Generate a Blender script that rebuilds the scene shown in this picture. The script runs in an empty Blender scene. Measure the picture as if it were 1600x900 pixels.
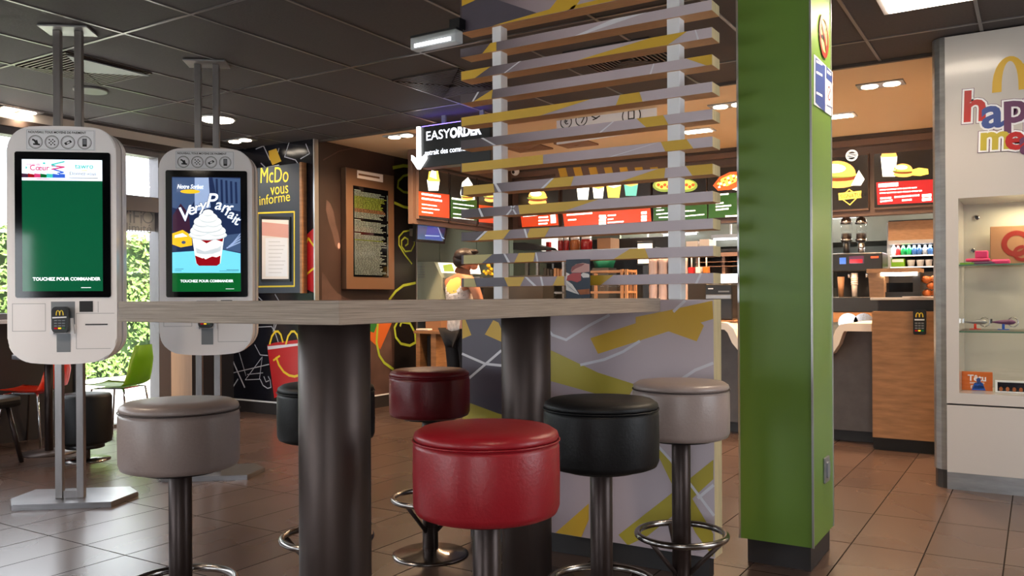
import bpy, bmesh, math, random
from mathutils import Vector, Matrix
random.seed(7)
PI = math.pi
SC = bpy.context.scene
COL = SC.collection
# ------------------------------------------------------------ camera
F, YAW, ROLL, HY, EYE = 1322.0, math.radians(31.9), math.radians(.33), 466.0, 1.15
RT = Vector((math.cos(YAW), math.sin(YAW), 0)); FW = Vector((-math.sin(YAW), math.cos(YAW), 0)); UP = Vector((0, 0, 1))
cd = bpy.data.cameras.new('camera'); cam = bpy.data.objects.new('camera', cd); COL.objects.link(cam)
cd.sensor_width = 36; cd.lens = F/1600*36; cd.shift_y = (HY-450)/1600; cd.clip_start = .05; cd.clip_end = 200
cr, sr = math.cos(ROLL), math.sin(ROLL)
cx_, cy_, cz_ = RT*cr-UP*sr, RT*sr+UP*cr, -FW
M = Matrix((cx_, cy_, cz_)).transposed().to_4x4(); M.translation = (0, 0, EYE)
cam.matrix_world = M; SC.camera = cam
# ------------------------------------------------------------ exposure, world, sun
SC.view_settings.view_transform = 'Standard'; SC.view_settings.look = 'None'
SC.view_settings.gamma = 1; SC.view_settings.use_curve_mapping = False
SC.view_settings.exposure = 0.25
w = bpy.data.worlds.new('world'); SC.world = w; w.use_nodes = True
w.node_tree.nodes['Background'].inputs[0].default_value = (.9, .94, 1.0, 1)
w.node_tree.nodes['Background'].inputs[1].default_value = 6.2
def light(name, kind, loc, energy, color=(1, 1, 1), rot=None, **kw):
    l = bpy.data.lights.new(name, kind); l.energy = energy; l.color = color
    o = bpy.data.objects.new(name, l); COL.objects.link(o); o.location = loc
    if rot: o.rotation_euler = rot
    for k, v in kw.items(): setattr(l, k, v)
    return o
s = light('sun', 'SUN', (0, 0, 12), 14, (1, .96, .88)); s.rotation_euler = Vector((-.36, .12, -.92)).to_track_quat('-Z', 'Y').to_euler(); s.data.angle = .01
def portal(loc, rot, sx, sy):
    o = light('window_portal', 'AREA', loc, 1, rot=rot, shape='RECTANGLE', size=sx, size_y=sy)
    o.data.cycles.is_portal = True
portal((-7.25, -.2, 1.75), (0, -PI/2, 0), 1.6, 7.4)
portal((-7.25, 4.6, 1.3), (0, -PI/2, 0), 2.6, 1.0)
portal((-4.52, -4.22, 1.13), (PI/2, 0, 0), 3.7, 1.65)
portal((1.3, -4.22, 1.4), (PI/2, 0, 0), 2.2, 2.3)
portal((2.72, 3.0, 1.5), (0, PI/2, 0), 1.8, 2.0)
WARM = (1, .66, .38)
KIT = [(-5.1, 6.35), (-2.12, 6.73), (-.97, 6.67), (-2.68, 7.58), (-1.44, 7.63), (-4.1, 7.2), (.3, 7.2)]  # the last pair has no seen fitting, added to fill the kitchen
KE, DE = 180, 42
for i, (x, y) in enumerate(KIT):
    light('ceiling_spot_and_fill_light', 'SPOT', (x, y, 2.66), KE, WARM, spot_size=2.7, spot_blend=.8, shadow_soft_size=.07)
for x, y in ((-4.2, 9.7), (-2.2, 9.7), (-.4, 9.7)):
    light('kitchen_tube_light', 'AREA', (x, y, 2.6), 45, (1, .95, .85), shape='RECTANGLE', size=1.2, size_y=.2)
DIN = [(-7.02, 3.72), (-5.95, 4.81), (-6.5, 5.57), (-.5, 4.9), (-2.4, -.9), (-4.6, .2), (-.3, .9), (-3.75, 1.35), (-.48, 3.88), (1.2, 3.2), (-1.9, -2.6)]  # unseen spots, other than those by kiosks and pillar, are added fill light
for i, (x, y) in enumerate(DIN):
    light('dining_spot_and_fill_light', 'SPOT', (x, y, 2.67), DE*{-3.75: 1.8, -.48: 2.4}.get(x, 1), (1, .78, .56), spot_size=2.4, spot_blend=.7, shadow_soft_size=.06)

# ------------------------------------------------------------ pixel -> plane (only to read positions off the photo)
def ray(px, py):
    dx, dy = px-800, HY-py
    u = (cr*dx+sr*dy)/F; v = (-sr*dx+cr*dy)/F
    return FW+RT*u+UP*v
def P(px, py, X=None, Y=None, Z=None):
    r = ray(px, py)
    d = X/r.x if X is not None else Y/r.y if Y is not None else (Z-EYE)/r.z
    return Vector((0, 0, EYE))+r*d
def pl(pts, loc, rz=0, y0=0):
    c, s = math.cos(rz), math.sin(rz); out = []
    for a, b in pts:
        r = ray(a, b); d = (y0-loc[0]*s+loc[1]*c)/(-r.x*s+r.y*c)
        x, y, z = d*r.x-loc[0], d*r.y-loc[1], EYE+d*r.z-loc[2]
        out.append((x*c+y*s, z))
    return out
# ------------------------------------------------------------ materials
def lin(c): return tuple(((v/255)/12.92 if v/255 <= .04045 else ((v/255+.055)/1.055)**2.4) for v in c)+(1,)
MATS = {}
def mat(name, rgb, rough=.6, metal=0, emis=0, noise=0, nscale=8, stretch=(1, 1, 1), bump=0, coat=0, alpha=1, trans=0, rvar=0):
    m = bpy.data.materials.new(name); m.use_nodes = True; nt = m.node_tree; b = nt.nodes['Principled BSDF']
    c = lin(rgb); I = b.inputs
    I['Base Color'].default_value = c; I['Roughness'].default_value = rough; I['Metallic'].default_value = metal
    if coat: I['Coat Weight'].default_value = coat; I['Coat Roughness'].default_value = .08
    if emis: I['Emission Color'].default_value = c; I['Emission Strength'].default_value = emis
    if trans: I['Transmission Weight'].default_value = trans
    if alpha < 1: I['Alpha'].default_value = alpha
    if noise or bump or rvar:
        tc = nt.nodes.new('ShaderNodeTexCoord'); mp = nt.nodes.new('ShaderNodeMapping'); tx = nt.nodes.new('ShaderNodeTexNoise')
        mp.inputs['Scale'].default_value = stretch; tx.inputs['Scale'].default_value = nscale; tx.inputs['Detail'].default_value = 5
        nt.links.new(tc.outputs['Object'], mp.inputs[0]); nt.links.new(mp.outputs[0], tx.inputs[0])
        if noise:
            rp = nt.nodes.new('ShaderNodeValToRGB'); rp.color_ramp.elements[0].position = .3; rp.color_ramp.elements[1].position = .7
            rp.color_ramp.elements[0].color = tuple(v*(1-noise) for v in c[:3])+(1,)
            rp.color_ramp.elements[1].color = tuple(min(1, v*(1+noise)) for v in c[:3])+(1,)
            nt.links.new(tx.outputs[0], rp.inputs[0]); nt.links.new(rp.outputs[0], I['Base Color'])
            if emis: nt.links.new(rp.outputs[0], I['Emission Color'])
        if bump:
            bn = nt.nodes.new('ShaderNodeBump'); bn.inputs['Strength'].default_value = bump; bn.inputs['Distance'].default_value = .01
            nt.links.new(tx.outputs[0], bn.inputs['Height']); nt.links.new(bn.outputs[0], I['Normal'])
        if rvar:
            mr = nt.nodes.new('ShaderNodeMapRange'); mr.inputs[3].default_value = max(.03, rough-rvar); mr.inputs[4].default_value = rough+rvar
            nt.links.new(tx.outputs[0], mr.inputs[0]); nt.links.new(mr.outputs[0], I['Roughness'])
    MATS[name] = m; return m
def ramp_x(name, stops, rough=.4, lo=-1.0, hi=1.0, coat=0):
    m = mat(name, (128, 128, 128), rough, coat=coat); nt = m.node_tree
    tc = nt.nodes.new('ShaderNodeTexCoord'); sp = nt.nodes.new('ShaderNodeSeparateXYZ'); mr = nt.nodes.new('ShaderNodeMapRange')
    mr.inputs[1].default_value = lo; mr.inputs[2].default_value = hi
    rp = nt.nodes.new('ShaderNodeValToRGB'); e = rp.color_ramp.elements
    e[0].position, e[0].color = stops[0][0], lin(stops[0][1]); e[1].position, e[1].color = stops[-1][0], lin(stops[-1][1])
    for p, c in stops[1:-1]: n = e.new(p); n.color = lin(c)
    nt.links.new(tc.outputs['Object'], sp.inputs[0]); nt.links.new(sp.outputs[0], mr.inputs[0]); nt.links.new(mr.outputs[0], rp.inputs[0])
    nt.links.new(rp.outputs[0], nt.nodes['Principled BSDF'].inputs['Base Color']); return m
mat('black', (14, 14, 16), .35); mat('soft_black', (22, 21, 24), .6); mat('gloss_black', (6, 7, 10), .08)
mat('white', (238, 238, 242), .4); mat('gloss_white', (225, 220, 220), .18, coat=.3); mat('kiosk_white', (243, 238, 238), .3, coat=.2)
mat('mid_grey', (120, 124, 130), .4); mat('line_grey', (150, 148, 150), .6)  # plain grey of keys, inserts and small lettering
mat('steel', (150, 148, 150), .3, 1, noise=.12, nscale=6, stretch=(1, 1, 8)); mat('chrome', (200, 198, 200), .12, 1)
mat('brushed', (190, 188, 186), .38, .55, noise=.1, nscale=14, stretch=(1, 1, 12)); mat('pole_steel', (150, 146, 146), .28, .85, noise=.12, nscale=20, stretch=(1, 1, .2))
mat('dark_steel', (74, 62, 58), .42, .6, noise=.2, nscale=14, stretch=(1, 1, .12), rvar=.06)
mat('ring_steel', (150, 145, 142), .2, 1); mat('pole_brown', (58, 46, 43), .36, .6, noise=.2, nscale=20, stretch=(1, 1, .2))
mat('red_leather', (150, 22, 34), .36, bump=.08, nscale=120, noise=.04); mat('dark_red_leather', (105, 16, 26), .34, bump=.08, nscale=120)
mat('black_leather', (14, 14, 16), .5, bump=.08, nscale=120); MATS['black_leather'].node_tree.nodes['Principled BSDF'].inputs['Specular IOR Level'].default_value = .3; mat('taupe_leather', (152, 136, 131), .36, bump=.08, nscale=120, noise=.03)
mat('seam_dark', (60, 48, 46), .6)
mat('laminate_edge', (158, 142, 128), .5, noise=.34, nscale=6, stretch=(1, 1, 110), bump=.3)
mat('laminate_top', (110, 84, 72), .4, noise=.2, nscale=9, stretch=(3, 40, 3))
mat('warm_lit_plywood', (212, 164, 118), .5, noise=.18, nscale=10, stretch=(2, 40, 2)); mat('ply_edge', (205, 185, 145), .5, noise=.15, nscale=12, stretch=(14, 14, .6))  # plywood tan pushed orange, warm bounce under the slats put into the colour
mat('green_paint', (98, 132, 48), .36, noise=.03, nscale=2); mat('bright_green', (110, 170, 30), .4)
mat('metal_trim', (185, 185, 185), .3, .8)
mat('plinth', (44, 40, 40), .5); mat('yellow_print', (216, 172, 48), .42); mat('olive_print', (186, 168, 52), .42); mat('pale_print', (190, 175, 110), .42)
mat('white_print', (225, 222, 228), .42); mat('dark_print', (84, 76, 88), .42)
mat('ceiling_tile', (68, 63, 65), .8, noise=.08, nscale=60, bump=.1); mat('grid_bar', (120, 116, 118), .3, .6)
mat('warm_tinted_ceiling', (240, 212, 174), .7); mat('brown_fascia', (112, 88, 76), .35); mat('fascia_dark', (60, 48, 42), .5)  # white kitchen ceiling tinted beige, warm lamp light put into its colour
mat('wall_white', (215, 205, 196), .7); mat('wall_dark', (46, 42, 44), .6); mat('frame_grey', (105, 102, 106), .4, .3)
mat('cream_wall', (226, 210, 198), .6, noise=.05, nscale=8, stretch=(6, 6, .4)); mat('gray_green', (160, 168, 150), .45, noise=.04, nscale=3)
mat('kitchen_steel', (136, 138, 128), .35, .6, noise=.15, nscale=2.5); mat('kitchen_dark', (52, 48, 44), .5, noise=.3, nscale=4)
mat('dark_unit', (30, 28, 28), .4); mat('quartz_white', (232, 222, 210), .3); mat('counter_gray', (96, 90, 88), .5, noise=.12, nscale=12)
mat('oak', (158, 114, 76), .5, noise=.24, nscale=5, stretch=(1.2, 1.2, 7), bump=.1); mat('oak_light', (170, 130, 96), .5, noise=.15, nscale=8, stretch=(2, 2, 8))
mat('cabinet_white', (200, 194, 190), .22, coat=.3); mat('case_back', (190, 186, 176), .6); mat('galv', (150, 150, 152), .35, .7, noise=.15, nscale=8, stretch=(1, 1, 4))
mat('chalk_slate', (50, 60, 74), .55); mat('chalk_yellow', (226, 204, 60), .7); mat('chalk_white', (186, 186, 194), .7); mat('chalk_green', (158, 176, 52), .6)
mat('mural_black', (24, 25, 34), .16, noise=.35, nscale=3); mat('box_red', (196, 28, 36), .3); mat('arch_yellow', (238, 206, 40), .35)
mat('brown_mural', (56, 40, 35), .4, noise=.4, nscale=1.3); mat('mural_black_flat', (20, 15, 15), .4); mat('mural_skin', (88, 66, 60), .5, noise=.3, nscale=4)
mat('shelf_edge', (92, 124, 104), .2)
mat('carrot', (196, 96, 40), .5); mat('leaf_green', (40, 110, 50), .5); mat('menu_brown', (104, 76, 56), .4); mat('paper', (235, 226, 220), .6); mat('paper_pink', (214, 160, 150), .6)
mat('text_light', (108, 118, 114), .6, emis=.12); mat('text_green', (100, 116, 36), .6, emis=.1); mat('text_orange', (110, 74, 46), .6, emis=.1)
mat('neon_white', (255, 255, 255), .5, emis=4); mat('sign_text', (240, 244, 255), .5, emis=1.6); mat('led_violet', (120, 100, 255), .5, emis=6); mat('lamp_glow', (255, 238, 215), .5, emis=14)
mat('tube_glow', (250, 250, 255), .5, emis=3); mat('soft_glow', (255, 245, 230), .5, emis=1.2)
for n, c, e in (('scr_green', (12, 84, 54), .55), ('scr_green2', (10, 92, 40), .7), ('scr_white', (225, 236, 250), .85), ('scr_cyan', (110, 205, 225), .9), ('scr_navy', (34, 48, 84), .6), ('scr_slate', (70, 92, 130), .6),
                ('scr_purple', (70, 40, 62), .5), ('scr_red', (140, 12, 22), .8), ('scr_cream', (240, 240, 236), .9), ('scr_shade', (196, 206, 210), .8), ('scr_yellow', (235, 190, 40), .8), ('scr_sky', (150, 170, 205), .8),
                ('scr_magenta', (200, 60, 110), .7), ('scr_blue', (50, 90, 190), .8), ('scr_teal', (60, 180, 170), .8), ('scr_txt', (245, 250, 255), 1.0), ('scr_cam', (60, 76, 150), .8),
                ('menu_black', (34, 27, 22), .5), ('menu_red', (218, 72, 32), .62), ('menu_red2', (190, 40, 42), .7), ('menu_green', (50, 92, 34), .5), ('menu_text', (255, 250, 235), 2.0), ('food_white', (255, 250, 230), 2.2),
                ('food_bun', (245, 180, 90), 1.5), ('food_red', (226, 90, 40), 1.3), ('food_green', (140, 156, 66), 1.1), ('food_teal', (110, 190, 170), 1.2), ('food_gold', (250, 205, 80), 1.8), ('food_brown', (150, 70, 30), 1.0)):
    mat(n, c, .06 if n.startswith('scr') else .25, emis=e)
mat('skin', (190, 128, 96), .5); mat('hair', (38, 26, 24), .5, noise=.5, nscale=40, stretch=(1, 1, .3), bump=.4)
mat('tank_white', (206, 196, 190), .8, noise=.25, nscale=26); mat('tank_yellow', (236, 212, 110), .8); mat('trouser_black', (18, 16, 20), .8)
mat('orange_plastic', (214, 52, 22), .4); mat('green_plastic', (120, 158, 24), .4); mat('blue_plastic', (30, 90, 190), .4); mat('pink_plastic', (220, 50, 110), .4)
mat('purple_plastic', (96, 50, 90), .4); mat('red_paint', (176, 24, 24), .4); mat('blue_notice', (52, 74, 140), .4); mat('sign_red', (130, 34, 24), .4)
mat('jar_red', (140, 22, 26), .2); mat('jar_brown', (140, 80, 40), .25); mat('crate_wood', (166, 122, 84), .5, noise=.1, nscale=20); mat('green_basket', (30, 116, 92), .5)
mat('cup_tube', (165, 146, 146), .25, noise=.3, nscale=14, stretch=(1, 1, .12)); mat('pastry', (170, 90, 36), .5, noise=.3, nscale=30, bump=.4); mat('cup_brown', (150, 110, 80), .6); mat('cup_white', (225, 215, 210), .6)
mat('card_orange', (212, 104, 30), .5); mat('beans', (40, 26, 20), .5); mat('bottle_green', (20, 120, 60), .2); mat('bottle_blue', (40, 70, 110), .2); mat('flower', (220, 180, 30), .6)
mat('leaf_mat', (140, 172, 92), .6, noise=.45, nscale=3); mat('hedge_core', (40, 62, 26), .9, noise=.4, nscale=5); mat('paving', (205, 200, 192), .9, noise=.1, nscale=2)
m = mat('glass', (255, 255, 255), .02, trans=1); m.node_tree.nodes['Principled BSDF'].inputs['IOR'].default_value = 1.1
mat('sticker_grey', (168, 168, 166), .5)
m = mat('frosted', (200, 205, 205), .3, alpha=.55)
# mix shader so daylight passes panes: clear glass as transparent + slight gloss
def pane_mat(name, k, tint):
    m = bpy.data.materials.new(name); m.use_nodes = True; nt = m.node_tree; nt.nodes.clear()
    o = nt.nodes.new('ShaderNodeOutputMaterial'); mx = nt.nodes.new('ShaderNodeMixShader'); t = nt.nodes.new('ShaderNodeBsdfTransparent'); g = nt.nodes.new('ShaderNodeBsdfGlossy')
    g.inputs['Roughness'].default_value = .02; t.inputs[0].default_value = tint; mx.inputs[0].default_value = k
    nt.links.new(t.outputs[0], mx.inputs[1]); nt.links.new(g.outputs[0], mx.inputs[2]); nt.links.new(mx.outputs[0], o.inputs[0]); MATS[name] = m
pane_mat('pane', .06, (.97, .98, .98, 1)); pane_mat('case_glass', .05, (.96, .97, .97, 1))
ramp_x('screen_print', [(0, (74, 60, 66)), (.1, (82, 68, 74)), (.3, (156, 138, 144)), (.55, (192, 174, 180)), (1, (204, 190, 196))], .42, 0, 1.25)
def floor_mat():
    m = mat('floor_tiles', (80, 64, 58), .35); nt = m.node_tree; b = nt.nodes['Principled BSDF']; L = nt.links.new
    tc = nt.nodes.new('ShaderNodeTexCoord'); mp = nt.nodes.new('ShaderNodeMapping'); br = nt.nodes.new('ShaderNodeTexBrick')
    mp.inputs['Location'].default_value = (-2.316+.62*20, .131+.307*0, 0); mp.inputs['Rotation'].default_value = (0, 0, 0)
    # swap so brick length runs along Y
    sp = nt.nodes.new('ShaderNodeSeparateXYZ'); cb = nt.nodes.new('ShaderNodeCombineXYZ')
    L(tc.outputs['Object'], sp.inputs[0]); L(sp.outputs[1], cb.inputs[0]); L(sp.outputs[0], cb.inputs[1]); L(cb.outputs[0], mp.inputs[0]); L(mp.outputs[0], br.inputs[0])
    br.offset = 0; br.squash = 1
    I = br.inputs; I['Scale'].default_value = 1; I['Brick Width'].default_value = .62; I['Row Height'].default_value = .307; I['Mortar Size'].default_value = .0033; I['Mortar Smooth'].default_value = .2; I['Bias'].default_value = 0
    I['Color1'].default_value = lin((76, 59, 52)); I['Color2'].default_value = lin((86, 68, 60)); I['Mortar'].default_value = lin((30, 24, 22))
    nz = nt.nodes.new('ShaderNodeTexNoise'); nz.inputs['Scale'].default_value = 1.1; nz.inputs['Detail'].default_value = 2; L(tc.outputs['Object'], nz.inputs[0])
    mx = nt.nodes.new('ShaderNodeMix'); mx.data_type = 'RGBA'; mx.blend_type = 'MULTIPLY'; mx.inputs[0].default_value = .3
    rp = nt.nodes.new('ShaderNodeValToRGB'); rp.color_ramp.elements[0].color = (.55, .55, .55, 1); rp.color_ramp.elements[1].color = (1.3, 1.3, 1.3, 1); L(nz.outputs[0], rp.inputs[0])
    L(br.outputs[0], mx.inputs[6]); L(rp.outputs[0], mx.inputs[7]); L(mx.outputs[2], b.inputs['Base Color'])
    mr = nt.nodes.new('ShaderNodeMapRange'); mr.inputs[3].default_value = .22; mr.inputs[4].default_value = .33; L(nz.outputs[0], mr.inputs[0]); mx2 = nt.nodes.new('ShaderNodeMath'); mx2.operation = 'MAXIMUM'; ml = nt.nodes.new('ShaderNodeMath'); ml.operation = 'MULTIPLY'; ml.inputs[1].default_value = .95; L(br.outputs['Fac'], ml.inputs[0]); L(mr.outputs[0], mx2.inputs[0]); L(ml.outputs[0], mx2.inputs[1]); L(mx2.outputs[0], b.inputs['Roughness'])
    sl = nt.nodes.new('ShaderNodeMapRange'); sl.inputs[3].default_value = .5; sl.inputs[4].default_value = .12; L(br.outputs['Fac'], sl.inputs[0]); L(sl.outputs[0], b.inputs['Specular IOR Level'])
    bn = nt.nodes.new('ShaderNodeBump'); bn.invert = True; bn.inputs['Strength'].default_value = .4; bn.inputs['Distance'].default_value = .003; L(br.outputs['Fac'], bn.inputs['Height']); L(bn.outputs[0], b.inputs['Normal'])
floor_mat()
# ------------------------------------------------------------ mesh builder
class MB:
    cur = None
    def __init__(s): s.bm = bmesh.new(); s.mats = []; MB.cur = s
    def mi(s, m):
        if m not in s.mats: s.mats.append(m)
        return s.mats.index(m)
    def faces(s, vs, fs, m, smooth=False):
        i = s.mi(m); bv = [s.bm.verts.new(v) for v in vs]; r = []
        for f in fs:
            try: q = s.bm.faces.new([bv[k] for k in f]); q.material_index = i; q.smooth = smooth; r.append(q)
            except ValueError: pass
        return r
    def box(s, x0, x1, y0, y1, z0, z1, m, bev=0, front=None):
        x0, x1 = min(x0, x1), max(x0, x1); y0, y1 = min(y0, y1), max(y0, y1); z0, z1 = min(z0, z1), max(z0, z1)
        V = [(x0, y0, z0), (x1, y0, z0), (x1, y1, z0), (x0, y1, z0), (x0, y0, z1), (x1, y0, z1), (x1, y1, z1), (x0, y1, z1)]
        fs = s.faces(V, [(3, 2, 1, 0), (4, 5, 6, 7), (0, 1, 5, 4), (1, 2, 6, 5), (2, 3, 7, 6), (3, 0, 4, 7)], m)
        if front: fs[2].material_index = s.mi(front)
        if bev:
            es = list({e for f in fs for e in f.edges})
            bmesh.ops.bevel(s.bm, geom=es, offset=bev, segments=2, affect='EDGES', profile=.5)
        return s
    def prism(s, poly, y0, y1, m, side=None, bev=0):          # poly in x,z; extruded along y (front at y0)
        n = len(poly); a = sum(poly[i][0]*poly[(i+1) % n][1]-poly[(i+1) % n][0]*poly[i][1] for i in range(n))
        if a < 0: poly = poly[::-1]
        V = [(x, y0, z) for x, z in poly]+[(x, y1, z) for x, z in poly]
        fs = s.faces(V, [tuple(range(n)), tuple(range(2*n-1, n-1, -1))]+[(i+n, (i+1) % n+n, (i+1) % n, i) for i in range(n)], m)
        if side:
            for f in fs[1:]: f.material_index = s.mi(side)
        if bev: bmesh.ops.bevel(s.bm, geom=[e for e in fs[0].edges], offset=bev, segments=2, affect='EDGES')
        return s
    def plate(s, poly, z0, z1, m, bev=0):                       # poly in x,y; extruded along z
        n = len(poly); a = sum(poly[i][0]*poly[(i+1) % n][1]-poly[(i+1) % n][0]*poly[i][1] for i in range(n))
        if a < 0: poly = poly[::-1]
        V = [(x, y, z0) for x, y in poly]+[(x, y, z1) for x, y in poly]
        fs = s.faces(V, [tuple(range(n-1, -1, -1)), tuple(range(n, 2*n))]+[(i, (i+1) % n, (i+1) % n+n, i+n) for i in range(n)], m)
        if bev: bmesh.ops.bevel(s.bm, geom=[e for e in fs[1].edges], offset=bev, segments=2, affect='EDGES')
        return s
    def flat(s, poly, y, m):                                    # a printed shape in the x,z plane facing -y
        n = len(poly); a = sum(poly[i][0]*poly[(i+1) % n][1]-poly[(i+1) % n][0]*poly[i][1] for i in range(n))
        if a < 0: poly = poly[::-1]
        s.faces([(x, y, z) for x, z in poly], [tuple(range(n))], m); return s
    def line(s, pts, w, y, m):
        for k in range(len(pts)-1):
            (x0, z0), (x1, z1) = pts[k], pts[k+1]; L = math.hypot(x1-x0, z1-z0) or 1e-6; nx, nz = -(z1-z0)/L*w/2, (x1-x0)/L*w/2; ex, ez = (x1-x0)/L*w*.25, (z1-z0)/L*w*.25
            s.flat([(x0-ex+nx, z0-ez+nz), (x0-ex-nx, z0-ez-nz), (x1+ex-nx, z1+ez-nz), (x1+ex+nx, z1+ez+nz)], y-(k % 2)*1e-4, m)
        return s
    def disc(s, x, z, rx, rz, y, m, n=20, a0=0, a1=2*PI):
        return s.flat([(x+rx*math.cos(a0+(a1-a0)*k/n), z+rz*math.sin(a0+(a1-a0)*k/n)) for k in range(n if a1-a0 > 6.2 else n+1)], y, m)
    def ring(s, x, z, r, w, y, m, n=24):
        for k in range(n):
            a, b = 2*PI*k/n, 2*PI*(k+1)/n
            s.flat([(x+q*math.cos(t), z+q*math.sin(t)) for q, t in ((r-w, a), (r, a), (r, b), (r-w, b))], y, m)
        return s
    def lathe(s, prof, m, n=32, c=(0, 0, 0), axis='z', smooth=True, mats=None):
        V, Fs, ms = [], [], []
        for r, z in prof:
            for k in range(n):
                a = 2*PI*k/n; p = (r*math.cos(a), r*math.sin(a), z)
                if axis == 'y': p = (p[0], -p[2], p[1])
                if axis == 'x': p = (p[2], p[0], p[1])
                V.append((p[0]+c[0], p[1]+c[1], p[2]+c[2]))
        for i in range(len(prof)-1):
            for k in range(n): Fs.append((i*n+k, i*n+(k+1) % n, (i+1)*n+(k+1) % n, (i+1)*n+k)); ms.append(mats[i] if mats else m)
        Fs.append(tuple(range(n-1, -1, -1))); ms.append(ms[0]); Fs.append(tuple((len(prof)-1)*n+k for k in range(n))); ms.append(ms[-2])
        bv = [s.bm.verts.new(v) for v in V]
        for f, mm in zip(Fs, ms):
            q = s.bm.faces.new([bv[k] for k in f]); q.material_index = s.mi(mm); q.smooth = smooth and len(f) == 4
        return s
    def cyl(s, x, y, r, z0, z1, m, n=28, bev=0): 
        b = bev or min(r, abs(z1-z0))*.04
        return s.lathe([(r-b, z0), (r, z0+b), (r, z1-b), (r-b, z1)], m, n, (x, y, 0))
    def tube(s, pts, r, m, n=8, closed=False):
        pts = [Vector(p) for p in pts]; N = len(pts); rings = []
        up = Vector((0, 0, 1)); prev = None
        for i, p in enumerate(pts):
            t = (pts[(i+1) % N]-pts[i-1]) if closed else (pts[min(i+1, N-1)]-pts[max(i-1, 0)])
            t.normalize(); a = prev if prev is not None else (up if abs(t.z) < .9 else Vector((1, 0, 0)))
            u = (a-t*a.dot(t)); u.normalize(); v = t.cross(u); prev = u
            rings.append([s.bm.verts.new(p+u*r*math.cos(2*PI*k/n)+v*r*math.sin(2*PI*k/n)) for k in range(n)])
        i_ = s.mi(m)
        for i in range(N if closed else N-1):
            A, B = rings[i], rings[(i+1) % N]
            for k in range(n):
                q = s.bm.faces.new((A[k], A[(k+1) % n], B[(k+1) % n], B[k])); q.material_index = i_; q.smooth = True
        if not closed:
            for q in (rings[0][::-1], rings[-1]): f = s.bm.faces.new(q); f.material_index = i_
        return s
    def ball(s, c, r, m, sub=2, jit=0):
        g = bmesh.ops.create_icosphere(s.bm, subdivisions=sub, radius=1); i_ = s.mi(m)
        r = r if hasattr(r, '__len__') else (r, r, r)
        for v in g['verts']:
            j = 1+random.uniform(-jit, jit); v.co = Vector((v.co.x*r[0]*j+c[0], v.co.y*r[1]*j+c[1], v.co.z*r[2]*j+c[2]))
        for f in {f for v in g['verts'] for f in v.link_faces}: f.material_index = i_; f.smooth = True
        return s
    def text(s, t, x, z, size, y, m, bold=0, align='LEFT', shear=0, rot=0, sx=1, depth=0):
        c = bpy.data.curves.new('t', 'FONT'); c.body = t; c.size = size; c.align_x = align; c.shear = shear; c.offset = bold; c.resolution_u = 3; c.extrude = depth
        o = bpy.data.objects.new('t', c); COL.objects.link(o); bpy.context.view_layer.update()
        me = bpy.data.meshes.new_from_object(o.evaluated_get(bpy.context.evaluated_depsgraph_get()))
        T = Matrix.Translation((x, y, z)) @ Matrix.Rotation(-rot, 4, 'Y') @ Matrix.Rotation(PI/2, 4, 'X') @ Matrix.Diagonal((sx, 1, 1, 1))
        me.transform(T); k0 = len(s.bm.faces); s.bm.from_mesh(me); s.bm.faces.ensure_lookup_table(); i_ = s.mi(m)
        for f in s.bm.faces[k0:]: f.material_index = i_
        bpy.data.objects.remove(o); bpy.data.curves.remove(c); bpy.data.meshes.remove(me); return s
    def xf(s, M4): s.bm.transform(M4); return s
    def build(s, name, parent=None, loc=None, rz=0):
        me = bpy.data.meshes.new(name); s.bm.normal_update(); s.bm.to_mesh(me); s.bm.free()
        for m in s.mats: me.materials.append(MATS[m])
        o = bpy.data.objects.new(name, me); COL.objects.link(o)
        if parent: o.parent = parent
        if loc: o.location = loc
        if rz: o.rotation_euler.z = rz
        return o
def tag(o, label=None, cat=None, group=None, kind=None):
    if label: o['label'] = label
    if cat: o['category'] = cat
    if group: o['group'] = group
    if kind: o['kind'] = kind
    return o
def thing(name, label, cat, loc=(0, 0, 0), rz=0, group=None):
    o = bpy.data.objects.new(name, None); COL.objects.link(o); o.location = loc; o.rotation_euler.z = rz; o.empty_display_size = .1
    return tag(o, label, cat, group)
def struct(name, mb, label=None):
    o = mb.build(name); o['kind'] = 'structure'
    if label: o['label'] = label
    return o
def kids(o): return [c for c in bpy.data.objects if c.parent == o]
def dup(o, parent=None):
    c = o.copy(); COL.objects.link(c); c.parent = parent
    for k in kids(o): dup(k, c)
    return c
def rrect(x0, x1, z0, z1, r, n=6, top=0, bot=0):
    pts = []
    for cx, cz, a in ((x1-r, z1-r, 0), (x0+r, z1-r, PI/2), (x0+r, z0+r, PI), (x1-r, z0+r, 3*PI/2)):
        arc = [(cx+r*math.cos(a+PI/2*k/n), cz+r*math.sin(a+PI/2*k/n)) for k in range(n+1)]
        pts += arc
    if top or bot:
        mx, hw, mz = (x0+x1)/2, (x1-x0)/2, (z0+z1)/2; out = []
        q = pts+[pts[0]]
        for i in range(len(pts)):
            a, b = q[i], q[i+1]; k = 8 if math.hypot(a[0]-b[0], a[1]-b[1]) > (x1-x0)*.4 and abs(a[1]-b[1]) < .01 else 1
            for j in range(k): out.append((a[0]+(b[0]-a[0])*j/k, a[1]+(b[1]-a[1])*j/k))
        pts = [(x, z+(top if z > mz else -bot)*(1-((x-mx)/hw)**2)) for x, z in out]
    return pts
def arches(mb, x, z, w, h, y, m, t=.16):
    for sgn in (-1, 1):
        c = x+sgn*w*.25; N = 14; ro, ri = w*.25+t*w*.5, w*.25-t*w*.5
        for k in range(N):
            q = [(c-a*math.cos(PI*j/N), z+b*math.sin(PI*j/N)**.8) for a, b, j in ((ro, h, k), (ro, h, k+1), (ri, h*.86, k+1), (ri, h*.86, k))]
            mb.flat(q, y-(.0002 if sgn > 0 else 0), m)
    return mb
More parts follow.
